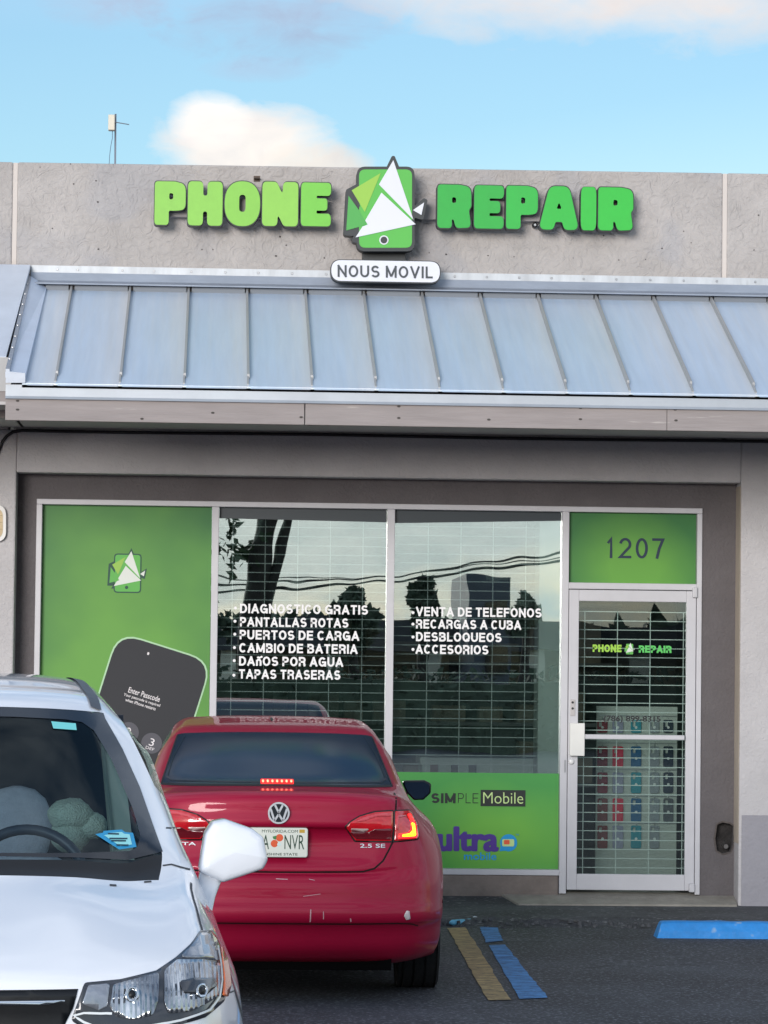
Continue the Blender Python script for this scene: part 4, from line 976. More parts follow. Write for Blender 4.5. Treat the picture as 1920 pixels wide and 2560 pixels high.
def wheel(parent, x, y, r, wdt, side):
    mb = MB(); h = wdt/2
    pr = [(r*.62, -h*.85), (r*.80, -h), (r*.95, -h*.97), (r*.985, -h*.85)]
    for g in (-.5, -.17, .17, .5): pr += [(r, (g-.13)*2*h*.8), (r, (g-.035)*2*h*.8), (r*.972, (g-.03)*2*h*.8), (r*.972, (g+.03)*2*h*.8), (r, (g+.035)*2*h*.8)]
    pr += [(r*.985, h*.85), (r*.95, h*.97), (r*.80, h), (r*.62, h*.85)]
    wd = MB().lathe(pr, (x, y, r), 'X', 48).build('wheel', RUBBER, parent, smooth=False)
    mb = MB(); xo = x+side*h*.8
    mb.lathe([(r*.61, -.02), (r*.61, .02), (r*.5, .012), (r*.48, -.02)], (xo, y, r), 'X', 32); 
    for k in range(5):
        q = 2*PI*k/5; c = Vector((0, math.cos(q), math.sin(q))); sdv = Vector((0, -math.sin(q), math.cos(q)))
        a = Vector((xo, y, r)); mb.hexa([a+c*.02-sdv*.035, a+c*r*.56-sdv*.02, a+c*r*.56+sdv*.02, a+c*.02+sdv*.035], [p+Vector((side*-.03, 0, 0)) for p in (a+c*.02-sdv*.035, a+c*r*.56-sdv*.02, a+c*r*.56+sdv*.02, a+c*.02+sdv*.035)])
    mb.build('rim', M('alloy', (150, 152, 156), .35, .8), wd)
    return wd

# ------------------------------------------------------------------ red saloon, seen from behind (local: x right, y forward, z up)
RED = M('red_paint', (.33, .003, .034), .45, .1, coat=.42, spec=.2)
CARGLASS = M('dark_car_glass', (20, 42, 62), .16, spec=.35)
SEAM = M('panel_gap', (12, 3, 6), .9)
XC = P(697, 2025, -6.05).x
RC = thing('red_saloon', (XC, -6.1, ZL), 'dark red four door saloon parked nose in with its brake lights on', 'car', world=False)
def row(*p): return list(p)
rnet = [
 row((0,.55,.20),(.22,.55,.20),(.42,.55,.20),(.58,.55,.20),(.68,.58,.20),(.76,.62,.20),(.82,.66,.21),(.85,.70,.22),(.86,.74,.23)),
 row((0,.16,.235),(.22,.16,.235),(.42,.17,.235),(.60,.21,.235),(.71,.29,.24),(.79,.40,.25),(.845,.53,.26),(.868,.64,.27),(.875,.735,.275)),
 row((0,.09,.29),(.22,.092,.29),(.42,.105,.29),(.60,.155,.292),(.72,.235,.297),(.805,.355,.305),(.858,.50,.31),(.878,.62,.315),(.885,.73,.32)),
 row((0,.045,.40),(.22,.048,.40),(.42,.062,.40),(.60,.115,.40),(.725,.195,.40),(.812,.32,.402),(.868,.48,.405),(.886,.62,.405),(.893,.735,.405)),
 row((0,.030,.418),(.22,.033,.418),(.42,.048,.418),(.60,.10,.418),(.728,.182,.416),(.815,.31,.415),(.87,.475,.415),(.888,.62,.415),(.894,.737,.415)),
 row((0,.010,.432),(.22,.013,.432),(.42,.03,.432),(.60,.085,.431),(.735,.170,.43),(.822,.30,.427),(.873,.47,.426),(.89,.62,.425),(.895,.74,.425)),
 row((0,0,.505),(.22,.003,.505),(.42,.022,.505),(.60,.078,.504),(.738,.165,.502),(.827,.30,.50),(.877,.47,.49),(.893,.63,.48),(.898,.76,.47)),
 row((0,.012,.525),(.22,.015,.525),(.42,.034,.525),(.60,.088,.524),(.738,.172,.522),(.827,.305,.52),(.877,.475,.508),(.893,.64,.495),(.898,.77,.482)),
 row((0,.030,.635),(.22,.033,.635),(.42,.052,.635),(.60,.103,.636),(.736,.188,.638),(.827,.325,.63),(.880,.50,.61),(.897,.66,.58),(.90,.80,.535)),
 row((0,.052,.668),(.22,.055,.668),(.42,.072,.668),(.60,.120,.672),(.734,.202,.68),(.826,.345,.675),(.881,.525,.65),(.898,.68,.615),(.90,.825,.56)),
 row((0,.070,.678),(.22,.073,.678),(.42,.088,.68),(.60,.130,.692),(.733,.215,.71),(.825,.36,.705),(.881,.545,.68),(.898,.70,.64),(.90,.845,.575)),
 row((0,.066,.692),(.22,.069,.692),(.42,.085,.697),(.598,.130,.715),(.731,.222,.735),(.823,.37,.73),(.881,.56,.70),(.898,.72,.655),(.90,.86,.59)),
 row((0,.102,.76),(.22,.104,.76),(.40,.110,.765),(.595,.140,.79),(.727,.24,.805),(.818,.40,.79),(.880,.60,.75),(.898,.76,.69),(.90,.90,.625)),
 row((0,.098,.905),(.22,.10,.905),(.40,.112,.90),(.59,.150,.89),(.718,.265,.885),(.806,.45,.86),(.876,.67,.80),(.898,.82,.73),(.90,.95,.655)),
 row((0,.062,.922),(.22,.065,.922),(.40,.085,.92),(.588,.146,.915),(.714,.27,.91),(.80,.47,.88),(.874,.70,.815),(.897,.84,.74),(.90,.965,.66)),
 row((0,.072,1.00),(.22,.076,.999),(.41,.098,.995),(.595,.165,.985),(.70,.31,.97),(.785,.53,.93),(.868,.75,.85),(.896,.90,.76),(.90,1.01,.672)),
 row((0,.080,1.062),(.22,.085,1.060),(.42,.11,1.055),(.60,.185,1.042),(.69,.36,1.015),(.772,.59,.96),(.862,.80,.875),(.895,.94,.775),(.90,1.05,.676)),
 row((0,.098,1.080),(.22,.103,1.079),(.42,.13,1.073),(.602,.21,1.06),(.685,.40,1.038),(.765,.63,.975),(.858,.84,.885),(.895,.96,.78),(.90,1.07,.677)),
 row((0,.28,1.092),(.22,.285,1.091),(.43,.31,1.086),(.606,.38,1.078),(.678,.52,1.062),(.757,.74,.99),(.853,.90,.895),(.894,1.0,.785),(.90,1.10,.677)),
 row((0,.50,1.112),(.24,.515,1.111),(.46,.56,1.109),(.620,.62,1.108),(.672,.70,1.090),(.748,.88,1.005),(.848,.98,.905),(.893,1.06,.79),(.90,1.14,.675)),
 row((0,.90,1.256),(.23,.91,1.255),(.43,.95,1.249),(.580,1.02,1.238),(.634,1.08,1.215),(.742,1.16,1.0),(.845,1.20,.91),(.892,1.22,.78),(.90,1.25,.65)),
 row((0,1.29,1.378),(.23,1.30,1.376),(.42,1.34,1.370),(.541,1.39,1.358),(.592,1.44,1.330),(.742,1.50,.985),(.845,1.45,.905),(.893,1.42,.76),(.898,1.39,.52)),
 row((0,1.36,1.394),(.23,1.37,1.393),(.42,1.40,1.387),(.538,1.45,1.374),(.585,1.51,1.342),(.742,1.62,.98),(.845,1.58,.90),(.894,1.52,.72),(.895,1.46,.40)),
 row((0,1.75,1.432),(.22,1.75,1.430),(.41,1.76,1.422),(.525,1.78,1.408),(.578,1.80,1.366),(.742,1.85,.972),(.845,1.82,.895),(.895,1.75,.68),(.87,1.62,.23)),
 row((0,2.35,1.448),(.22,2.35,1.446),(.41,2.35,1.438),(.52,2.35,1.424),(.572,2.35,1.385),(.742,2.35,.965),(.845,2.35,.885),(.895,2.35,.68),(.87,2.35,.22)),
 row((0,2.72,1.428),(.22,2.73,1.426),(.41,2.76,1.416),(.52,2.80,1.400),(.575,2.84,1.36),(.742,2.80,.95),(.845,2.80,.87),(.895,2.80,.66),(.87,2.80,.22)),
 row((0,3.12,1.245),(.24,3.13,1.242),(.45,3.17,1.232),(.58,3.21,1.215),(.63,3.22,1.18),(.745,3.20,.93),(.845,3.20,.85),(.893,3.18,.64),(.87,3.16,.22)),
 row((0,3.46,1.045),(.26,3.48,1.043),(.50,3.54,1.035),(.655,3.58,1.02),(.70,3.56,.99),(.775,3.52,.90),(.85,3.48,.82),(.893,3.42,.64),(.885,3.37,.30)),
 row((0,3.60,1.01),(.26,3.62,1.008),(.50,3.66,1.0),(.66,3.68,.975),(.73,3.68,.93),(.80,3.68,.86),(.86,3.68,.78),(.893,3.66,.71),(.895,3.62,.66)),
 row((0,4.05,.94),(.26,4.05,.938),(.48,4.04,.925),(.62,4.03,.89),(.70,4.02,.86),(.79,4.0,.81),(.86,3.98,.74),(.89,3.92,.69),(.895,3.85,.66)),
 row((0,4.46,.83),(.26,4.44,.828),(.46,4.40,.82),(.60,4.33,.80),(.68,4.27,.78),(.77,4.20,.73),(.85,4.12,.66),(.885,4.06,.6),(.89,4.0,.54)),
 row((0,4.58,.72),(.26,4.56,.72),(.46,4.51,.70),(.60,4.44,.68),(.69,4.37,.65),(.78,4.27,.61),(.85,4.18,.55),(.88,4.12,.49),(.885,4.07,.43)),
 row((0,4.63,.50),(.26,4.61,.50),(.46,4.56,.49),(.60,4.49,.48),(.69,4.41,.46),(.78,4.31,.44),(.84,4.22,.40),(.87,4.15,.36),(.88,4.09,.32)),
 row((0,4.58,.26),(.26,4.56,.26),(.46,4.51,.26),(.60,4.44,.26),(.68,4.36,.26),(.76,4.27,.25),(.82,4.20,.25),(.85,4.14,.24),(.86,4.10,.23)),
 row((0,4.3,.20),(.26,4.3,.20),(.46,4.3,.20),(.58,4.25,.20),(.66,4.22,.20),(.74,4.18,.20),(.80,4.14,.20),(.84,4.12,.20),(.85,4.10,.21))]
RS = Shell(rnet, 4, 4)
KW0, KW1 = 19, 21            # rear window stations
FWD0, FWD1 = 25, 27
rw = lambda k, j: KW0 <= k < KW1 and j < 3
fwd = lambda k, j: FWD0 <= k < FWD1 and j < 3
sidew = lambda k, j: 21 <= k < 26 and j == 4
RS.part('body', lambda k, j: not (rw(k, j) or fwd(k, j) or sidew(k, j)), RED, RC)
RS.part('rear_window', rw, CARGLASS, RC); RS.part('windscreen', fwd, CARGLASS, RC); RS.part('side_window', sidew, CARGLASS, RC)
# black glazing seal round the rear window
gb = [(-.612, 1.112), (-.46, 1.110), (-.2, 1.114), (0, 1.115), (.2, 1.114), (.46, 1.110), (.612, 1.112)]
RS.seam('window_seal', gb, BLACK, RC, w=.010, off=.0015)
RS.seam('window_seal', [(.616, 1.115), (.578, 1.24), (.542, 1.352)], BLACK, RC, w=.007, off=.0015, mirror=True)
# inner heater frame line of the glass
FR = M('glass_frit', (34, 50, 62), .08, spec=.7)
RS.seam('glass_frit', [(-.50, 1.352), (-.555, 1.25), (-.585, 1.145), (-.56, 1.128), (.56, 1.128), (.585, 1.145), (.555, 1.25), (.50, 1.352)], FR, RC, w=.006, off=.0012)
# panel gaps
RS.seam('trunk_gap', [(.617, 1.083), (.610, 1.0), (.603, .915), (.598, .845), (.575, .80), (.545, .745), (.50, .706), (.44, .690), (.0, .685)], SEAM, RC, w=.009, mirror=True)
RS.seam('bumper_groove', [(-.70, .425), (.0, .425), (.62, .425), (.70, .418), (.735, .405)], SEAM, RC, w=.007)
SCR = M('scratch', (190, 150, 158), .7)
for ln, wd in (([(-.345, .505), (-.342, .44)], .008), ([(.17, .50), (.168, .435)], .006), ([(.235, .49), (.236, .45)], .004), ([(.375, .455), (.378, .437)], .006), ([(.13, .565), (.22, .578)], .003), ([(-.01, .652), (.05, .650)], .004), ([(.16, .652), (.19, .646)], .003)):
    RS.seam('scratch', ln, SCR, RC, w=wd, off=.0016)
RS.patch('reflector', [fillet([(.655, .462), (.668, .49), (.684, .486), (.69, .445), (.668, .441)], .005)], M('bumper_mark', (205, 196, 196), .4), RC, off=.003, skirt=.002)
# tail lamps
LENS = M('lamp_red', (.42, .006, .016), .12, coat=1., spec=.6, var=.35, vscale=30, stretch=(1, 1, 3), emit=(255, 20, 20), es=.10)
LENSD = M('lamp_red_dark', (.13, .004, .010), .12, coat=1.)
LIT = M('lamp_lit_red', (.6, .02, .02), .2, emit=(255, 30, 26), es=1.9)
AMB = M('lamp_lit_amber', (.7, .3, .02), .2, emit=(255, 196, 22), es=2.2)
PINK = M('lamp_pink', (.62, .06, .08), .12, coat=1.)
REV = M('lamp_clear', (196, 176, 172), .15, coat=1.)
def mir(lp, s): return [(u*s, v) for u, v in (lp if s > 0 else lp[::-1])]
for s in (1, -1):
    tl = fillet([(.350, .922), (.372, .944), (.42, .972), (.50, .995), (.592, .999), (.588, .846), (.40, .849), (.362, .905)], [.006, .02, .03, .02, .006, .006, .012, .012])
    o = RS.patch('tail_lamp', [mir(fillet([(.340, .922), (.368, .950), (.42, .980), (.50, 1.003), (.598, 1.007), (.594, .838), (.395, .841), (.352, .905)], .01), s)], BLACK, RC, off=.003, skirt=.006)
    RS.patch('lens', [mir(tl, s)], LENS, o, off=.007, skirt=.004)
    RS.patch('lower_band', [mir(fillet([(.366, .898), (.468, .898), (.50, .912), (.586, .912), (.586, .852), (.404, .855)], .008), s)], LENSD, o, off=.009, skirt=.003)
    RS.patch('reverse_lamp', [mir(fillet([(.372, .918), (.470, .915), (.452, .900), (.384, .900)], .004), s)], REV, o, off=.0105, skirt=.003)
    RS.patch('bright_band', [mir(fillet([(.392, .945), (.45, .972), (.52, .988), (.585, .990), (.585, .972), (.50, .968), (.44, .948)], .008), s)], PINK, o, off=.009, skirt=.002)
    ow = RS.patch('tail_lamp', [mir(fillet([(.602, 1.007), (.690, 1.002), (.708, .985), (.735, .93), (.742, .868), (.735, .846), (.598, .838)], [.006, .02, .02, .03, .02, .02, .006]), s)], BLACK, RC, off=.003, skirt=.006)
    RS.patch('lens', [mir(fillet([(.607, .999), (.686, .995), (.702, .98), (.727, .93), (.734, .868), (.728, .852), (.603, .846)], [.006, .02, .02, .03, .02, .02, .006]), s)], LENS, ow, off=.007, skirt=.004)
    RS.patch('bright_band', [mir(fillet([(.612, .975), (.662, .975), (.664, .966), (.625, .964), (.618, .90), (.610, .90)], .004), s)], PINK, ow, off=.009, skirt=.002)
    RS.patch('lit_strip', [mir(fillet([(.672, .982), (.690, .976), (.716, .925), (.724, .868), (.716, .857), (.622, .857), (.622, .882), (.672, .884), (.690, .90), (.692, .93)], .008), s)], LIT, ow, off=.0095, skirt=.002)
    RS.patch('lit_core', [mir(fillet([(.690, .936), (.708, .926), (.715, .872), (.708, .865), (.640, .866), (.642, .878), (.680, .881), (.697, .898)], .006), s)], AMB if s > 0 else LIT, ow, off=.0115, skirt=.002)
# high brake lamp inside the glass
hb = RS.patch('high_brake_lamp', [rrect(-.088, .088, 1.120, 1.141, .006, 3)], M('brake_strip', (.5, .01, .01), .3, emit=(255, 30, 20), es=.9), RC, off=.004, skirt=.004)
mb = MB()
for k in range(7):
    u = -.075+.025*k; p, n = RS.hit(u, 1.1305, 'F'); RS.patch('brake_led', [circ(u, 1.1305, .0062, 10)], M('brake_led', (1, .3, .2), .3, emit=(255, 120, 90), es=2.4), hb, off=.006, skirt=.001, cell=.05)
RS.patch('roof_dot', [circ(-.012, 1.437, .007, 10)], BLACK, RC, off=.004, skirt=.004)
# badge: ring with two letters
def onface(y): return lambda u, v: Vector((u, y, v))
BADW = M('badge_chrome', (214, 217, 222), .25, .35); BADK = M('badge_dark', (44, 50, 56), .25, .4)
bz = .990
by = min(RS.hit(u, bz+v, 'F')[0].y for u in (-.05, .05, 0) for v in (-.05, .05))-.006
bg_ = flat('badge', [circ(0, bz, .052, 36)], onface(by-.004), .02, BADK, RC)
flat('badge_ring', [circ(0, bz, .056, 40), circ(0, bz, .047, 40)], onface(by-.009), .02, BADW, bg_)
def stroke(pts, w):
    L = []; R = []
    for i, p in enumerate(pts):
        p = Vector(p); tg = (Vector(pts[min(i+1, len(pts)-1)])-Vector(pts[max(i-1, 0)])).normalized(); q = Vector((-tg.y, tg.x))*w/2
        L.append(tuple(p+q)); R.append(tuple(p-q))
    return L+R[::-1]
for st in ([(-.020, .041), (0, .002)], [(.020, .041), (0, .002)], [(-.042, .022), (-.022, -.040)], [(-.022, -.040), (0, .000-.006)], [(.042, .022), (.022, -.040)], [(.022, -.040), (0, -.006)]):
    flat('badge_letter', [[(u, bz+v) for u, v in stroke(st, .0105)]], onface(by-.0085), .006, BADW, bg_)
# badges of letters on the lid
def rlet(s, x0, x1, z0, z1, mat, bold=.02):
    return text('lettering', s, x0, x1, z0, z1, 0, mat, RC, bold=bold, fm=lambda u, v: RS.hit(u, v, 'F')[0]+Vector((0, -.006, 0)), depth=.004)
rlet('2.5 SE', .425, .555, .812, .832, BADW); rlet('JETTA', -.575, -.425, .812, .832, BADW)
# licence plate
PLT = M('plate_white', (226, 230, 220), .4, var=.04); PLG = M('plate_green', (24, 66, 48), .5)
py_ = min(RS.hit(u, v, 'F')[0].y for u in (-.15, 0, .15) for v in (.765, .84, .912))-.012
pt = flat('licence_plate', [rrect(-.152, .152, .762, .914, .014, 4)], onface(py_), .01, M('plate_frame', (196, 200, 196), .35, .4), RC)
flat('plate_face', [rrect(-.149, .149, .765, .911, .012, 4)], onface(py_-.0015), .001, PLT, pt)
pf = lambda u, v: Vector((u, py_-.0025, v))
text('lettering', 'MYFLORIDA.COM', -.085, .10, .888, .903, 0, PLG, pt, fm=pf, depth=0)
text('lettering', 'SUNSHINE STATE', -.10, .10, .771, .784, 0, PLG, pt, fm=pf, depth=0, bold=.01)
text('lettering', 'A', -.082, -.048, .803, .876, 0, PLG, pt, fm=pf, depth=0)
text('lettering', 'NVR', .032, .134, .803, .876, 0, PLG, pt, fm=pf, depth=0)
OR2 = M('plate_orange', (226, 92, 48), .5)
for u, v, r in ((-.020, .832, .019), (.006, .862, .019)): flat('plate_fruit', [circ(u, v, r, 20)], lambda a, b: Vector((a, py_-.0024, b)), 0, OR2, pt)
flat('plate_leaf', [[(-.03, .868), (-.008, .873), (-.012, .852), (-.026, .856)]], lambda a, b: Vector((a, py_-.0027, b)), 0, M('leaf_print', (60, 130, 70), .5), pt)
flat('plate_blossom', [circ(.004, .828, .010, 10)], lambda a, b: Vector((a, py_-.0027, b)), 0, M('blossom_print', (210, 232, 230), .5), pt)
flat('plate_sticker', [[(.108, .888), (.136, .888), (.136, .905), (.108, .905)]], lambda a, b: Vector((a, py_-.0024, b)), 0, M('sticker_yellow', (196, 158, 52), .5), pt)
# mirrors, under-tray, wheels, exhaust
for s in (1, -1):
    ol = [(.80, 1.055), (.935, 1.058), (.975, 1.04), (.972, .985), (.93, .945), (.875, .942), (.83, .99)]
    o = [(u, v) for u, v in ol]; rings = []
    for yy_, g in ((2.90, .97), (2.905, 1.03), (2.95, 1.05), (3.02, .95), (3.07, .6)):
        rings.append([(s*((u-.89)*g+.89), yy_, (v-1.0)*g+1.0) for u, v in fillet(o, .02, 4)])
    n = len(rings[0]); mb = MB().add([p for r in rings for p in r], [(i*n+k, i*n+(k+1) % n, (i+1)*n+(k+1) % n, (i+1)*n+k) for i in range(4) for k in range(n)]+[tuple(range(n)), tuple(range(4*n, 5*n))])
    mo = mb.build('wing_mirror', M('mirror_black', (14, 18, 24), .3), RC, smooth=True)
    flat('mirror_glass', [[(s*((u-.89)*.90+.89), (v-1.0)*.88+1.0) for u, v in fillet(o, .02, 4)]], onface(2.895), .004, M('mirror_glass', (70, 90, 116), .06, .9), mo)
    MB().box(min(s*.74, s*.84), max(s*.74, s*.84), 2.98, 3.04, .93, .985).build('mirror_arm', BLACK, mo)
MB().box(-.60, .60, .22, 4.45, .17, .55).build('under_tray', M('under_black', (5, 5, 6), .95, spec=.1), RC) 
for x in (-.785, .785):
    for y in (1.09, 3.74): wheel(RC, x, y, .316, .225, 1 if x > 0 else -1)
MB().tube([(-.45, .2, .20), (-.45, .5, .21)], .03, 12).build('exhaust', STEEL, RC)
for s in (1, -1): RS.patch('headlight', [mir([(3.95, .78), (4.30, .76), (4.40, .70), (4.2, .66), (3.98, .70)], 1)], REV, RC, d='S' if s > 0 else 'Z', off=.004)
RS.patch('front_marker', [[(.50, .50), (.515, .50), (.515, .53), (.50, .53)]], LENSD, RC, d='S')

# ------------------------------------------------------------------ white crossover, front left half in the picture (local: x = image right, y = towards its tail)
WHT = M('white_paint', (234, 238, 245), .28, coat=1.0, spec=.5)
TH = .09
WC = thing('white_crossover', (P(-172, 2450, -14.3).x, -14.3, -.08), 'white compact crossover facing the camera at the lower left', 'car', world=False, rz=TH)
wnet = [
 row((0,.35,.19),(.22,.35,.19),(.40,.35,.19),(.58,.37,.19),(.68,.40,.19),(.75,.43,.19),(.80,.45,.20),(.84,.47,.20),(.86,.49,.21),(.87,.51,.22)),
 row((0,.05,.24),(.22,.05,.24),(.40,.06,.24),(.58,.10,.24),(.69,.16,.24),(.77,.25,.24),(.82,.34,.24),(.85,.41,.25),(.87,.46,.26),(.88,.50,.27)),
 row((0,-.02,.48),(.22,-.015,.48),(.40,.0,.48),(.60,.05,.49),(.71,.115,.50),(.79,.23,.50),(.835,.345,.49),(.865,.425,.47),(.88,.47,.44),(.885,.51,.40)),
 row((0,-.025,.66),(.22,-.02,.66),(.40,.0,.665),(.61,.045,.68),(.71,.11,.70),(.785,.24,.715),(.832,.37,.71),(.866,.46,.66),(.882,.50,.59),(.888,.54,.51)),
 row((0,-.012,.76),(.22,-.008,.76),(.40,.012,.765),(.61,.065,.785),(.70,.14,.81),(.772,.28,.83),(.822,.41,.815),(.858,.50,.75),(.882,.54,.66),(.89,.575,.57)),
 row((0,-.006,.845),(.22,-.002,.845),(.40,.026,.847),(.61,.14,.868),(.69,.26,.904),(.748,.44,.950),(.796,.53,.925),(.845,.60,.83),(.882,.63,.72),(.893,.66,.63)),
 row((0,.012,.868),(.22,.016,.868),(.40,.045,.868),(.605,.165,.888),(.685,.285,.920),(.744,.46,.963),(.793,.56,.935),(.845,.63,.84),(.884,.66,.735),(.895,.69,.65)),
 row((0,.07,.902),(.22,.073,.901),(.40,.10,.900),(.595,.21,.914),(.677,.33,.940),(.740,.50,.978),(.790,.60,.948),(.845,.68,.852),(.886,.71,.755),(.897,.74,.675)),
 row((0,.25,.966),(.22,.25,.967),(.40,.265,.972),(.58,.33,.960),(.668,.42,.975),(.738,.56,1.002),(.790,.66,.965),(.846,.75,.87),(.888,.79,.78),(.90,.83,.70)),
 row((0,.47,1.036),(.22,.47,1.037),(.40,.475,1.042),(.57,.52,1.018),(.660,.59,1.022),(.738,.68,1.034),(.790,.76,.985),(.848,.83,.885),(.89,.87,.795),(.90,.90,.70)),
 row((0,.655,1.096),(.22,.66,1.095),(.41,.69,1.088),(.56,.77,1.072),(.655,.82,1.072),(.742,.84,1.064),(.793,.90,1.005),(.852,.94,.90),(.89,.98,.80),(.90,1.0,.685)),
 row((0,.69,1.112),(.22,.70,1.111),(.42,.745,1.103),(.57,.835,1.088),(.668,.90,1.105),(.757,.95,1.085),(.800,1.0,1.02),(.856,1.04,.905),(.89,1.07,.80),(.897,1.09,.64)),
 row((0,.73,1.136),(.22,.74,1.135),(.42,.785,1.130),(.57,.875,1.118),(.674,.955,1.138),(.762,1.02,1.098),(.803,1.06,1.03),(.858,1.09,.908),(.89,1.11,.80),(.895,1.13,.60)),
 row((0,.92,1.243),(.22,.93,1.241),(.42,.975,1.234),(.57,1.045,1.222),(.657,1.11,1.208),(.725,1.20,1.195),(.802,1.30,1.045),(.858,1.34,.915),(.89,1.36,.76),(.885,1.34,.40)),
 row((0,1.17,1.368),(.22,1.18,1.366),(.42,1.215,1.357),(.55,1.27,1.343),(.613,1.345,1.340),(.682,1.42,1.322),(.792,1.62,1.058),(.855,1.62,.925),(.89,1.60,.74),(.87,1.55,.28)),
 row((0,1.60,1.559),(.22,1.605,1.558),(.40,1.635,1.552),(.485,1.665,1.546),(.537,1.70,1.540),(.600,1.735,1.512),(.780,1.90,1.068),(.852,1.90,.93),(.89,1.88,.74),(.865,1.85,.26)),
 row((0,1.66,1.582),(.22,1.665,1.581),(.40,1.695,1.575),(.485,1.725,1.568),(.535,1.76,1.561),(.590,1.81,1.528),(.768,1.98,1.07),(.852,1.97,.93),(.89,1.95,.74),(.865,1.92,.25)),
 row((0,2.00,1.628),(.22,2.0,1.626),(.40,2.02,1.618),(.482,2.04,1.610),(.530,2.06,1.600),(.578,2.09,1.560),(.760,2.15,1.075),(.852,2.14,.935),(.89,2.12,.74),(.865,2.10,.25)),
 row((0,2.50,1.660),(.22,2.50,1.657),(.40,2.50,1.648),(.478,2.50,1.638),(.525,2.50,1.626),(.566,2.50,1.580),(.752,2.5,1.08),(.852,2.5,.94),(.89,2.5,.74),(.865,2.5,.25)),
 row((0,3.20,1.640),(.22,3.20,1.637),(.40,3.20,1.628),(.470,3.20,1.616),(.505,3.20,1.604),(.555,3.18,1.56),(.745,3.10,1.10),(.852,3.06,.96),(.892,3.0,.76),(.88,2.96,.30)),
 row((0,3.78,1.575),(.22,3.77,1.572),(.38,3.75,1.562),(.45,3.73,1.552),(.495,3.70,1.54),(.555,3.64,1.50),(.76,3.45,1.12),(.85,3.42,.98),(.893,3.40,.82),(.90,3.40,.71)),
 row((0,4.02,1.25),(.22,4.01,1.25),(.42,3.98,1.245),(.54,3.94,1.24),(.60,3.90,1.23),(.66,3.84,1.20),(.77,3.70,1.08),(.85,3.66,.96),(.892,3.62,.82),(.90,3.60,.68)),
 row((0,4.12,1.0),(.22,4.11,1.0),(.45,4.08,.99),(.60,4.03,.98),(.68,3.97,.96),(.75,3.91,.93),(.81,3.85,.90),(.86,3.80,.82),(.89,3.76,.72),(.895,3.74,.58)),
 row((0,4.24,.65),(.22,4.23,.65),(.45,4.20,.64),(.60,4.15,.63),(.69,4.09,.62),(.77,4.02,.60),(.83,3.94,.57),(.865,3.87,.53),(.88,3.82,.48),(.885,3.79,.44)),
 row((0,4.18,.28),(.22,4.17,.28),(.45,4.14,.28),(.60,4.09,.28),(.68,4.03,.28),(.76,3.96,.28),(.82,3.90,.27),(.85,3.85,.27),(.87,3.81,.27),(.88,3.79,.27))]
WSH = Shell(wnet, 5, 4)
ws = lambda k, j: 12 <= k < 15 and j < 4
sw = lambda k, j: 14 <= k < 20 and j == 5
WSH.part('body', lambda k, j: not (ws(k, j) or sw(k, j) or (k in (10, 11) and j < 4)), WHT, WC)
CLG = glass('windscreen_glass', (.52, .64, .70), .02, 0, graze=.22)
wsc = WSH.part('windscreen', ws, CLG, WC); WSH.part('side_window', sw, glass('side_glass', (.75, .85, .82), .04), WC)
WSH.part('cowl', lambda k, j: k in (10, 11) and j < 4, BLACK, WC)
FRIT = M('frit_black', (16, 20, 28), .18, spec=.6)
ot = [(0, 1.557), (.25, 1.555), (.42, 1.548), (.532, 1.538), (.587, 1.43), (.630, 1.32), (.662, 1.20), (.676, 1.145), (.57, 1.125), (.42, 1.137), (.22, 1.142), (0, 1.143)]
it = [(0, 1.530), (.25, 1.527), (.41, 1.520), (.462, 1.512), (.498, 1.487), (.545, 1.402), (.595, 1.268), (.606, 1.225), (.612, 1.19), (.600, 1.158), (.575, 1.149), (.42, 1.149), (.22, 1.151), (0, 1.152)]
full = lambda h: h+[(-u, v) for u, v in h[::-1] if u > 0]
WSH.patch('frit_border', [full(ot), full(it)], FRIT, wsc, off=.0018, skirt=0, cell=.03)
# stickers on the glass
WSH.patch('sticker', [[(.365, 1.513), (.442, 1.507), (.443, 1.487), (.370, 1.492)]], M('sticker_cyan', (120, 214, 214), .5), wsc, off=.003, skirt=0)
STK = M('sticker_blue', (40, 150, 200), .5); STL = M('sticker_pale', (150, 222, 226), .5)
kp = [(.474, 1.196), (.497, 1.199), (.500, 1.204), (.556, 1.206), (.565, 1.199), (.590, 1.196), (.597, 1.158), (.543, 1.153)]
WSH.patch('sticker', [kp], STK, wsc, off=.003, skirt=0); cxk, czk = .542, 1.180
WSH.patch('sticker_print', [[((u-cxk)*.68+cxk+.004, (v-czk)*.72+czk) for u, v in kp]], STL, wsc, off=.0042, skirt=0)
for v, a, b in ((1.195, .512, .545), (1.182, .515, .570), (1.176, .520, .565), (1.164, .535, .572)): WSH.seam('sticker_print', [(a, v), (b, v-.002)], M('sticker_ink', (20, 60, 80), .6), wsc, w=.004, off=.0052)
# roof ditch mouldings
DM = M('ditch_moulding', (74, 78, 86), .5)
for s in (1, -1):
    WSH.seam('roof_moulding', [(s*.512, 1.70), (s*.505, 1.9), (s*.498, 2.2), (s*.490, 2.6), (s*.478, 3.2), (s*.46, 3.6)], DM, WC, d='T', w=.034, off=.005)
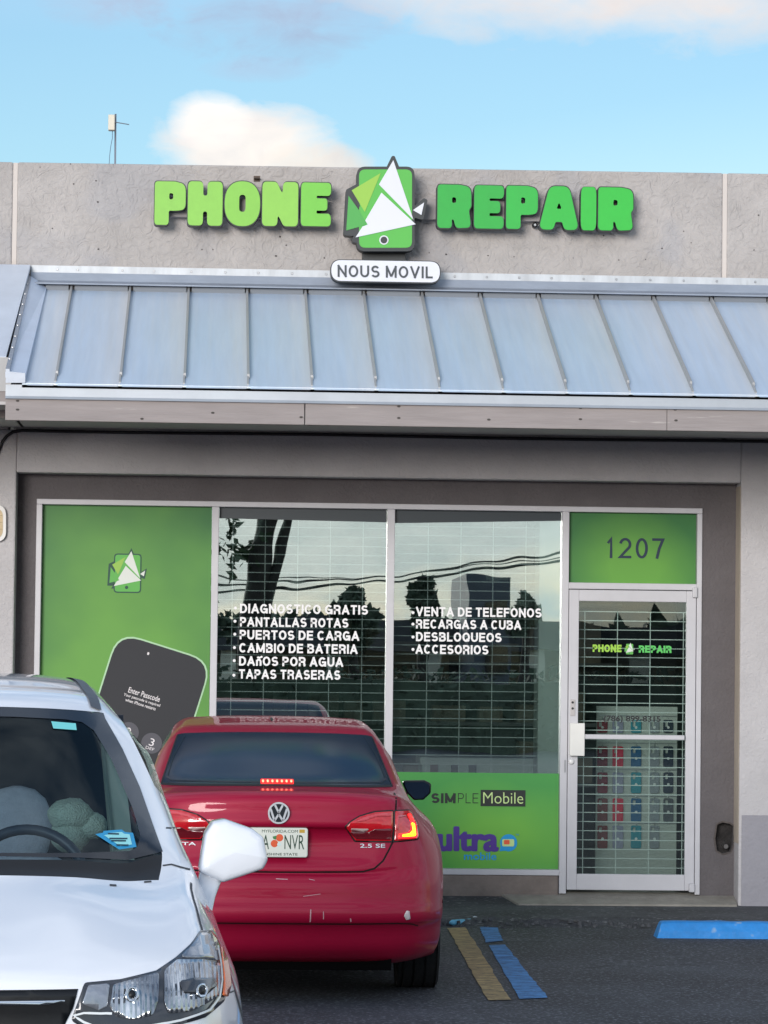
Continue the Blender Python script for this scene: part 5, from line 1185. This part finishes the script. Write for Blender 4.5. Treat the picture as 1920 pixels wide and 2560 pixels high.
# panel gaps
GAPW = M('gap_grey', (60, 64, 70), .7)
WSH.seam('hood_gap', [(.752, .455), (.748, .56), (.744, .68), (.746, .78), (.752, .86)], GAPW, WC, d='T', w=.006, off=.002, mirror=True)
WSH.seam('pillar_gap', [(.672, 1.108), (.70, 1.110), (.76, 1.092)], GAPW, WC, w=.004, mirror=True)
WSH.seam('pillar_gap', [(.70, 1.205), (.735, 1.20)], GAPW, WC, w=.004, mirror=True)
WSH.seam('bumper_gap', [(.815, .792), (.85, .785), (.88, .70)], GAPW, WC, w=.004, mirror=True)
WSH.seam('washer_slot', [(.505, 1.066), (.525, 1.064)], GAPW, WC, w=.004); WSH.seam('washer_slot', [(.61, 1.068), (.632, 1.069)], GAPW, WC, w=.004)
# headlights
HLB = M('lamp_bezel', (50, 54, 62), .25, coat=.6)
def fluted():
    m = bpy.data.materials.new('lamp_reflector'); m.use_nodes = True; t = m.node_tree; b = t.nodes['Principled BSDF']
    b.inputs['Metallic'].default_value = .9; b.inputs['Roughness'].default_value = .12; b.inputs['Coat Weight'].default_value = 1
    c = N(t, 'ShaderNodeTexCoord'); wv = N(t, 'ShaderNodeTexWave'); wv.inputs['Scale'].default_value = 22; wv.inputs['Distortion'].default_value = 3; wv.inputs['Detail'].default_value = 2
    mp = N(t, 'ShaderNodeMapping'); mp.inputs['Scale'].default_value = (1, .35, .15); t.links.new(c.outputs['Object'], mp.inputs[0]); t.links.new(mp.outputs[0], wv.inputs['Vector'])
    n = N(t, 'ShaderNodeTexNoise'); n.inputs['Scale'].default_value = 16; n.inputs['Detail'].default_value = 3; t.links.new(mp.outputs[0], n.inputs['Vector'])
    h = mth(t, 'ADD', wv.outputs['Fac'], mth(t, 'MULTIPLY', n.outputs[0], 1.2))
    bp = N(t, 'ShaderNodeBump'); bp.inputs['Strength'].default_value = .5; bp.inputs['Distance'].default_value = .02; t.links.new(h, bp.inputs['Height']); t.links.new(bp.outputs[0], b.inputs['Normal'])
    f = mth(t, 'MULTIPLY', mth(t, 'SUBTRACT', n.outputs[0], .35), 3, clamp=True)
    t.links.new(mixc(t, f, lin(120, 128, 140), lin(225, 228, 232)), b.inputs['Base Color']); return m
FLU = fluted()
AMBL = M('lamp_amber', (236, 112, 40), .15, coat=1., var=.3, vscale=30)
SMK = M('lamp_smoke', (150, 156, 166), .12, .5, coat=1., var=.35, vscale=14)
DRL = M('lamp_light_guide', (226, 232, 236), .25, coat=.5)
CHR = M('chrome', (220, 224, 228), .08, 1.0)
for s in (1, -1):
    hl = fillet([(.402, .853), (.50, .858), (.60, .874), (.66, .902), (.705, .928), (.742, .957), (.782, .949), (.806, .925), (.826, .865), (.826, .812), (.800, .775), (.735, .748), (.60, .728), (.44, .712), (.368, .757)], .012, 3)
    h = WSH.patch('headlight', [mir(hl, s)], HLB, WC, off=.003, skirt=.01)
    WSH.patch('upper_reflector', [mir(fillet([(.668, .900), (.705, .922), (.742, .950), (.778, .943), (.797, .92), (.806, .872), (.74, .892)], .01, 3), s)], SMK, h, off=.006, skirt=.003)
    WSH.patch('inner_bowl', [mir(fillet([(.478, .845), (.585, .864), (.606, .868), (.600, .80), (.585, .765), (.53, .755), (.487, .765), (.470, .79)], .014, 4), s)], FLU, h, off=.0065, skirt=.003)
    WSH.patch('outer_bowl', [mir(fillet([(.622, .872), (.66, .894), (.735, .888), (.796, .868), (.800, .82), (.782, .795), (.69, .768), (.628, .768), (.616, .80)], .014, 4), s)], FLU, h, off=.0065, skirt=.003)
    WSH.patch('corner_reflector', [mir(fillet([(.412, .846), (.470, .848), (.462, .79), (.440, .782), (.395, .80)], .008, 3), s)], SMK, h, off=.006, skirt=.003)
    WSH.patch('amber_marker', [mir(fillet([(.802, .915), (.820, .872), (.823, .812), (.806, .783), (.788, .792), (.797, .83), (.798, .87)], .006, 3), s)], AMBL, h, off=.0105, skirt=.003)
    for (u, v, r) in ((.528, .818, .019), (.722, .815, .017)):
        WSH.patch('bulb_ring', [mir(circ(u, v, r, 20), s), mir(circ(u, v, r*.68, 20), s)], CHR, h, off=.011, skirt=.004, cell=.05); WSH.patch('bulb', [mir(circ(u, v, r*.5, 14), s)], BLACK, h, off=.010, skirt=.002, cell=.05)
    WSH.patch('dark_tray', [mir(fillet([(.66, .842), (.70, .848), (.76, .842), (.775, .822), (.74, .805), (.67, .815)], .008, 3), s), mir(circ(.722, .815, .0005, 4), s)][:1], HLB, h, off=.0085, skirt=.002)
    WSH.seam('light_guide', [(s*u, v) for u, v in [(.475, .772), (.40, .776), (.372, .770), (.40, .752), (.45, .732), (.55, .735), (.66, .748), (.745, .765), (.778, .790), (.790, .83), (.792, .87), (.790, .91)]], DRL, h, w=.006, off=.009)
# grille
GR = M('grille_black', (12, 14, 18), .35)
g = WSH.patch('grille', [full([(0, .838), (.24, .838), (.385, .838), (.372, .79), (.345, .735), (.30, .66), (0, .65)])], GR, WC, off=.004, skirt=.01)
WSH.patch('grille_bar', [full([(0, .812), (.30, .812), (.348, .812), (.350, .808), (.30, .801), (0, .800)])], CHR, g, off=.012, skirt=.006)
WSH.patch('lower_grille', [full([(0, .60), (.30, .60), (.40, .55), (.44, .38), (0, .36)])], GR, WC, off=.004, skirt=.01)
# mirrors
for s in (1, -1):
    ol = [(.800, 1.075), (.818, 1.190), (.842, 1.226), (.880, 1.233), (.965, 1.203), (.998, 1.178), (1.012, 1.108), (.998, 1.082), (.93, 1.060), (.872, 1.042)]
    c = (.905, 1.135); rings = []; o = fillet(ol, [.015, .04, .02, .025, .025, .02, .025, .015, .04, .02], 5)
    for yy_, g_ in ((1.116, .02), (1.1165, .4), (1.118, .72), (1.121, .86), (1.127, .935), (1.137, .975), (1.152, .995), (1.175, 1.0), (1.225, .995), (1.243, .97), (1.253, .92)):
        rings.append([(s*((u-c[0])*g_+c[0]), yy_+.22*(u-c[0])*g_+.30*max(0, (v-c[1])*g_)+.10*max(0, -(v-c[1])*g_), (v-c[1])*g_+c[1]) for u, v in o])
    n = len(rings[0]); k_ = len(rings); mb = MB().add([p for r in rings for p in r], [(i*n+k, i*n+(k+1) % n, (i+1)*n+(k+1) % n, (i+1)*n+k) for i in range(k_-1) for k in range(n)]+[tuple(range(n)), tuple(range((k_-1)*n, k_*n))])
    mo = mb.build('wing_mirror', WHT, WC, smooth=True)
    secs = []
    for (xa, xb, za, zb2, y0, y1) in ((.806, .872, 1.074, 1.050, 1.145, 1.225), (.800, .864, 1.045, 1.030, 1.135, 1.22), (.789, .850, 1.005, 1.0, 1.11, 1.20), (.772, .838, .960, .965, 1.06, 1.17), (.75, .825, .93, .935, 1.02, 1.15)):
        cx_, hx, cy_, hy = (xa+xb)/2, (xb-xa)/2, (y0+y1)/2, (y1-y0)/2
        secs.append([(s*(cx_+hx*math.copysign(abs(math.cos(t))**.55, math.cos(t))), cy_+hy*math.copysign(abs(math.sin(t))**.55, math.sin(t)), za+(zb2-za)*(math.cos(t)+1)/2) for t in [2*PI*i/24 for i in range(24)]])
    mb = MB().add([p for q in secs for p in q], [(i*24+k, i*24+(k+1) % 24, (i+1)*24+(k+1) % 24, (i+1)*24+k) for i in range(4) for k in range(24)]+[tuple(range(24)), tuple(range(96, 120))])
    mb.build('mirror_arm', WHT, mo, smooth=True)
    MB().tube([(s*.803, 1.142, 1.077), (s*.84, 1.138, 1.064), (s*.873, 1.142, 1.051)], .0025, 6).build('arm_joint', GAPW, mo)
    flat('mirror_glass', [[(s*((u-c[0])*.86+c[0]), (v-c[1])*.86+c[1]) for u, v in fillet(ol, .03, 4)]], onface(1.257), .003, CHR, mo)
# cabin
CAB = M('cabin_dark', (34, 44, 58), .8); SEATF = M('seat_cloth', (176, 178, 190), .9, var=.12, vscale=40, bump=.3, bscale=200); TRIM = M('cabin_trim', (150, 160, 150), .8)
mb = MB(); mb.box(-.70, .70, 1.0, 3.7, .42, .50); mb.box(-.72, .72, 3.6, 3.66, .5, 1.5); mb.build('cabin_floor', CAB, WC)
mb = MB(); mb.add([(-.66, .86, 1.07), (.66, .86, 1.07), (.68, 1.35, 1.10), (-.68, 1.35, 1.10), (-.66, .95, .6), (.66, .95, .6), (.68, 1.42, .6), (-.68, 1.42, .6)], [(0, 1, 2, 3), (2, 6, 7, 3), (0, 3, 7, 4), (1, 5, 6, 2)])
mb.build('dashboard', CAB, WC, bevel=.02)
for x in (.285, -.40):
    mb = MB()
    for prof, cut in ((((.55, .20, 2.0, .14), (.8, .23, 2.1, .15), (.95, .235, 2.16, .14), (1.02, .20, 2.18, .12), (1.055, .13, 2.19, .09), (1.065, .03, 2.2, .05)), 0), (((1.04, .07, 2.2, .06), (1.07, .105, 2.18, .09), (1.13, .118, 2.17, .11), (1.20, .115, 2.175, .11), (1.245, .095, 2.185, .10), (1.275, .06, 2.195, .08), (1.287, .015, 2.21, .04)), 0)):
        pr = [[(x+hw*math.copysign(abs(math.cos(a))**.8, math.cos(a)), yf+d/2+d/2*math.sin(a), z) for a in [2*PI*i/24 for i in range(24)]] for z, hw, yf, d in prof]
        n = 24; mb.add([p for r in pr for p in r], [(i*n+k, i*n+(k+1) % n, (i+1)*n+(k+1) % n, (i+1)*n+k) for i in range(len(pr)-1) for k in range(n)]+[tuple(range(n)), tuple(range((len(pr)-1)*n, len(pr)*n))])
    mb.box(x-.24, x+.24, 1.65, 2.15, .5, .66)
    mb.build('front_seat', SEATF, WC, smooth=True)
sw_ = MB(); cw = Vector((.30, 1.56, 1.005)); ta = math.radians(24)
e1 = Vector((1, 0, 0)); e2 = Vector((0, math.sin(ta), math.cos(ta)))
sw_.tube([cw+(e1*math.cos(a)+e2*math.sin(a))*.185 for a in [2*PI*i/40 for i in range(41)]], .017, 10, cap=False)
sw_.tube([cw-e1*.17, cw, cw+e1*.17], .02, 8); sw_.tube([cw-e2*.17, cw], .02, 8)
sw_.lathe([(.0, -.02), (.06, -.015), (.07, .02), (.05, .06)], cw, 'Y', 20)
sw_.build('steering_wheel', M('wheel_leather', (40, 54, 70), .45), WC, smooth=True)
mb = MB(); mb.add([(.66, 1.85, .5), (.70, 1.95, .5), (.565, 1.95, 1.52), (.53, 1.85, 1.52)], [(0, 1, 2, 3)]); mb.hexa([(.64, 1.88, .55), (.72, 1.88, .55), (.60, 1.88, 1.5), (.54, 1.88, 1.5)], [(.64, 2.02, .55), (.72, 2.02, .55), (.60, 2.02, 1.5), (.54, 2.02, 1.5)])
mb.build('pillar_trim', TRIM, WC)
mb = MB(); mb.box(-.50, .50, 1.66, 3.6, 1.53, 1.545); mb.build('headliner', M('headliner', (96, 104, 112), .9), WC)
MB().hexa([(.755, 1.1, .5), (.765, 1.1, .5), (.745, 1.1, 1.05), (.735, 1.1, 1.05)], [(.755, 3.2, .5), (.765, 3.2, .5), (.745, 3.2, 1.07), (.735, 3.2, 1.07)]).build('door_card', CAB, WC)
MB().hexa([(-.755, 1.1, .5), (-.765, 1.1, .5), (-.745, 1.1, 1.05), (-.735, 1.1, 1.05)], [(-.755, 3.2, .5), (-.765, 3.2, .5), (-.745, 3.2, 1.07), (-.735, 3.2, 1.07)]).build('door_card', CAB, WC)
MB().box(-.62, .62, .30, 4.0, .16, .42).build('under_tray', BLACK, WC)
for x in (-.775, .775):
    for y in (.86, 3.415): wheel(WC, x, y, .335, .215, 1 if x > 0 else -1)
# fluffy white toy on the seat
def l2w(p): return Matrix.Rotation(TH, 3, 'Z') @ Vector(p) + WC.location
PLU = M('plush_fur', (196, 212, 196), .95, var=.12, vscale=30, bump=.8, bscale=160)
tc_ = l2w((.50, 2.15, 1.12)); PT = thing('plush_toy', tc_, 'fluffy white plush toy sitting inside the white car behind the steering wheel', 'plush toy')
def blob(c, r, seed, n=20, m=14):
    mb = MB(); vs = []
    for i in range(m+1):
        for k in range(n):
            a, b = PI*i/m, 2*PI*k/n; d = Vector((math.sin(a)*math.cos(b), math.sin(a)*math.sin(b), math.cos(a)))
            q = 1+.10*pnoise(d*2.2+Vector((seed, 0, 0)))+.05*pnoise(d*6+Vector((seed, 3, 0)))
            vs.append(Vector(c)+Vector((d.x*r[0], d.y*r[1], d.z*r[2]))*q)
    return mb.add(vs, [(i*n+k, i*n+(k+1) % n, (i+1)*n+(k+1) % n, (i+1)*n+k) for i in range(m) for k in range(n)])
blob(l2w((.455, 2.05, 1.20)), (.075, .07, .055), 1).build('plush_head', PLU, PT, smooth=True); blob(l2w((.525, 2.05, 1.165)), (.05, .05, .045), 4).build('plush_paw', PLU, PT, smooth=True); blob(l2w((.455, 2.06, 1.135)), (.065, .07, .06), 7).build('plush_body', PLU, PT, smooth=True)

# ================================================================== across the lot: what the glass and paint mirror
def GV(px, py, Y):       # mirrored pixel in the glass -> real point in front of it at depth Y
    p = P(px, py, 2*GY-Y); return Vector((p.x, Y, p.z))
BARK = M('bark', (.045, .038, .032), .9, var=.4, vscale=6, bump=.6, bscale=18); LEAF = M('leaf', (.035, .065, .022), .8, var=.5, vscale=2); LEAF2 = M('leaf_dark', (.07, .10, .065), .8, var=.5, vscale=2)
def crown(name, c, r, n, mat, parent, size=.3, seed=1):
    rnd = random.Random(seed); mb = MB()
    clumps = [(Vector((rnd.gauss(0, .45), rnd.gauss(0, .45), rnd.gauss(0, .42))), rnd.uniform(.25, .5)) for _ in range(16)]
    for i in range(n):
        cc, cr = rnd.choice(clumps); d = Vector((rnd.gauss(0, 1), rnd.gauss(0, 1), rnd.gauss(0, 1))).normalized()*cr*rnd.random()**.4
        p = Vector(c)+Vector(((cc.x+d.x)*r[0], (cc.y+d.y)*r[1], (cc.z+d.z)*r[2])); s_ = size*rnd.uniform(.5, 1.2)
        a = Vector((rnd.gauss(0, 1), rnd.gauss(0, 1), rnd.gauss(0, 1))).normalized()*s_; b = a.cross(Vector((rnd.gauss(0, 1), rnd.gauss(0, 1), rnd.gauss(0, 1)))).normalized()*s_*.5
        mb.add([p-a, p+b, p+a, p-b], [(0, 1, 2, 3)])
    return mb.build(name, mat, parent, fix=False)
TYd = -40
b0 = GV(628, 1640, TYd); T1 = thing('shade_tree', (b0.x, TYd, -.1), 'twin trunked tree across the lot mirrored in the left window', 'tree')
k0 = GV(628, 1560, TYd); k1 = GV(650, 1400, TYd); k2 = GV(668, 1290, TYd); f1 = GV(668, 1500, TYd); f2 = GV(698, 1380, TYd); f3 = GV(720, 1290, TYd)
tr = MB().tube([(b0.x, TYd, -.1), k0, k1, k2, k2+Vector((.3, 0, 2))], [.34, .24, .20, .18, .10], 12).tube([k0+Vector((.1, 0, -.3)), f1, f2, f3, f3+Vector((.7, 0, 2))], [.17, .13, .11, .10, .05], 10)
tr.build('trunk', BARK, T1, smooth=True)
crown('crown', k2+Vector((-.2, 0, 2.3)), (3.2, 3.0, 1.7), 2600, LEAF, T1, .26, 3); crown('low_branches', GV(596, 1380, TYd), (.5, .8, .6), 120, LEAF, T1, .13, 5)
def tree(px0, px1, pyt, pyb, Y, label, seed, n=1500, mat=LEAF2):
    a, b = GV(px0, pyt, Y), GV(px1, pyb, Y); cx = (a.x+b.x)/2; t_ = thing('lot_tree', (cx, Y, -.1), label, 'tree', 'trees across the lot')
    hz = (a.z-b.z)/2; MB().tube([(cx, Y, -.1), (cx+.1, Y, b.z+.3), (cx, Y, a.z-hz*.6)], [.16, .12, .06], 8).build('trunk', BARK, t_, smooth=True)
    crown('crown', (cx, Y, b.z+hz), ((b.x-a.x)/2*.72, (b.x-a.x)/2*.72, hz*.62), n, mat, t_, .16, seed)
tree(775, 985, 1440, 1700, -50, 'broad dark tree across the lot mirrored in the middle of the left window', 21, 2600)
tree(1000, 1105, 1450, 1640, -52, 'small round tree across the lot mirrored at the left of the right window', 22)
tree(1270, 1345, 1445, 1640, -56, 'slim tree across the lot mirrored beside the dark office block', 23)
tree(380, 560, 1400, 1700, -58, 'tall tree across the lot hidden mostly behind the poster side', 24)
OB = thing('office_block', (GV(1230, 1600, -62).x, -64, -.1), 'dark office block across the lot mirrored in the right window', 'building')
a, b = GV(1172, 1437, -62), GV(1278, 1437, -62)
MB().box(a.x, b.x, -68, -62, -.1, a.z).build('wall', M('office_wall', (84, 88, 96), .8, var=.1), OB)
mb = MB()
for i in range(3):
    for j in range(4): x = a.x+.5+i*(b.x-a.x-.6)/3; mb.box(x, x+.5*(b.x-a.x)/3, -61.97, -61.9, a.z-1.3-j*1.2, a.z-.7-j*1.2)
mb.build('windows', M('office_window', (30, 36, 44), .1), OB)
AR = thing('arcade_building', (0, -66, -.1), 'long low cream arcade across the lot mirrored low in the windows', 'building')
mb = MB(); mb.box(-26, 30, -74, -70, -.1, 1.9); mb.build('back_wall', M('arcade_wall', (196, 188, 168), .85, var=.15), AR)
mb = MB(); mb.box(-26, 30, -70, -65, 1.9, 2.7); mb.build('roof', M('arcade_roof', (70, 70, 74), .8), AR)
mb = MB()
for i in range(20): mb.box(-25+i*2.8, -24.6+i*2.8, -65.6, -65.2, -.1, 1.9)
mb.build('columns', M('arcade_column', (214, 208, 190), .8), AR)
ch_ = MB(); rnd = random.Random(8)
ch_.box(-7, 16, -39.4, -38.8, -.1, 1.25)  # hedge added to keep the pale ground out of the window reflections
for i in range(5200):
    p = Vector((rnd.uniform(-7.1, 16.1), rnd.uniform(-39.6, -38.55), rnd.uniform(-.1, 1.5+.12*pnoise((i*.01, 3, 1))))); s_ = rnd.uniform(.05, .12)
    a = Vector((rnd.gauss(0, 1), rnd.gauss(0, 1), rnd.gauss(0, 1))).normalized()*s_; b = a.cross(Vector((rnd.gauss(0, 1), rnd.gauss(0, 1), rnd.gauss(0, 1)))).normalized()*s_*.6
    ch_.add([p-a, p+b, p+a, p-b], [(0, 1, 2, 3)])
tag(ch_.build('added_hedge', LEAF2, fix=False), 'added dark hedge hiding the pale lot from the reflections low in the windows', 'hedge')
hg = MB(); rnd = random.Random(31)
for i in range(5200):
    x = rnd.uniform(-34, 34); z = rnd.random()**.7*(2.7+.8*pnoise((x*.25, 0, 3))); y = -78+rnd.uniform(-1.2, 1.2); s_ = rnd.uniform(.2, .5)
    a = Vector((rnd.gauss(0, 1), rnd.gauss(0, 1), rnd.gauss(0, 1))).normalized()*s_; b = a.cross(Vector((rnd.gauss(0, 1), rnd.gauss(0, 1), rnd.gauss(0, 1)))).normalized()*s_*.6; p = Vector((x, y, z))
    hg.add([p-a, p+b, p+a, p-b], [(0, 1, 2, 3)])
tag(hg.build('far_hedge', LEAF2, fix=False), 'long dark line of bushes far across the lot', 'hedge', kind='stuff')
def copy_car(loc, rz, mat, label):
    c = RC.copy(); COL.objects.link(c); c.location = loc; c.rotation_euler = (0, 0, rz); c['label'] = label; c['group'] = 'cars parked across the lot'
    for ch in list(RC.children):
        if ch.name.split('.')[0] not in ('body', 'rear_window', 'windscreen', 'side_window', 'wheel', 'under_tray', 'wing_mirror'): continue
        k = ch.copy(); COL.objects.link(k); k.parent = c
        if ch.name.startswith('body'): k.data = ch.data.copy(); k.data.materials[0] = mat
        for g in ch.children: d = g.copy(); COL.objects.link(d); d.parent = k
copy_car((-1.2, -37, -.08), math.radians(90), M('grey_car_paint', (50, 54, 62), .3, coat=.6), 'dark grey saloon parked across the lot mirrored low in the left window')
for i, (pa, pb, pc_, r, lb) in enumerate((((440, 1462), (840, 1448), (1460, 1375), .022, 'thick upper power cable across the lot mirrored in the windows'), ((440, 1480), (860, 1462), (1460, 1392), .032, 'thick lower power cable across the lot mirrored in the windows'), ((440, 1448), (900, 1440), (1460, 1386), .012, 'thin topmost wire across the lot mirrored in the windows'))):
    A_, B_, C_ = GV(*pa, -44), GV(*pb, -44), GV(*pc_, -44); pts = interp([A_+(A_-B_)*2, A_, B_, C_, C_+(C_-B_)*2], 8)
    tag(MB().tube(pts, r, 6).build('power_line', BLACK, smooth=True), lb, 'power line', 'power lines across the lot')

for o in bpy.data.objects:
    if '_t' in o: del o['_t']
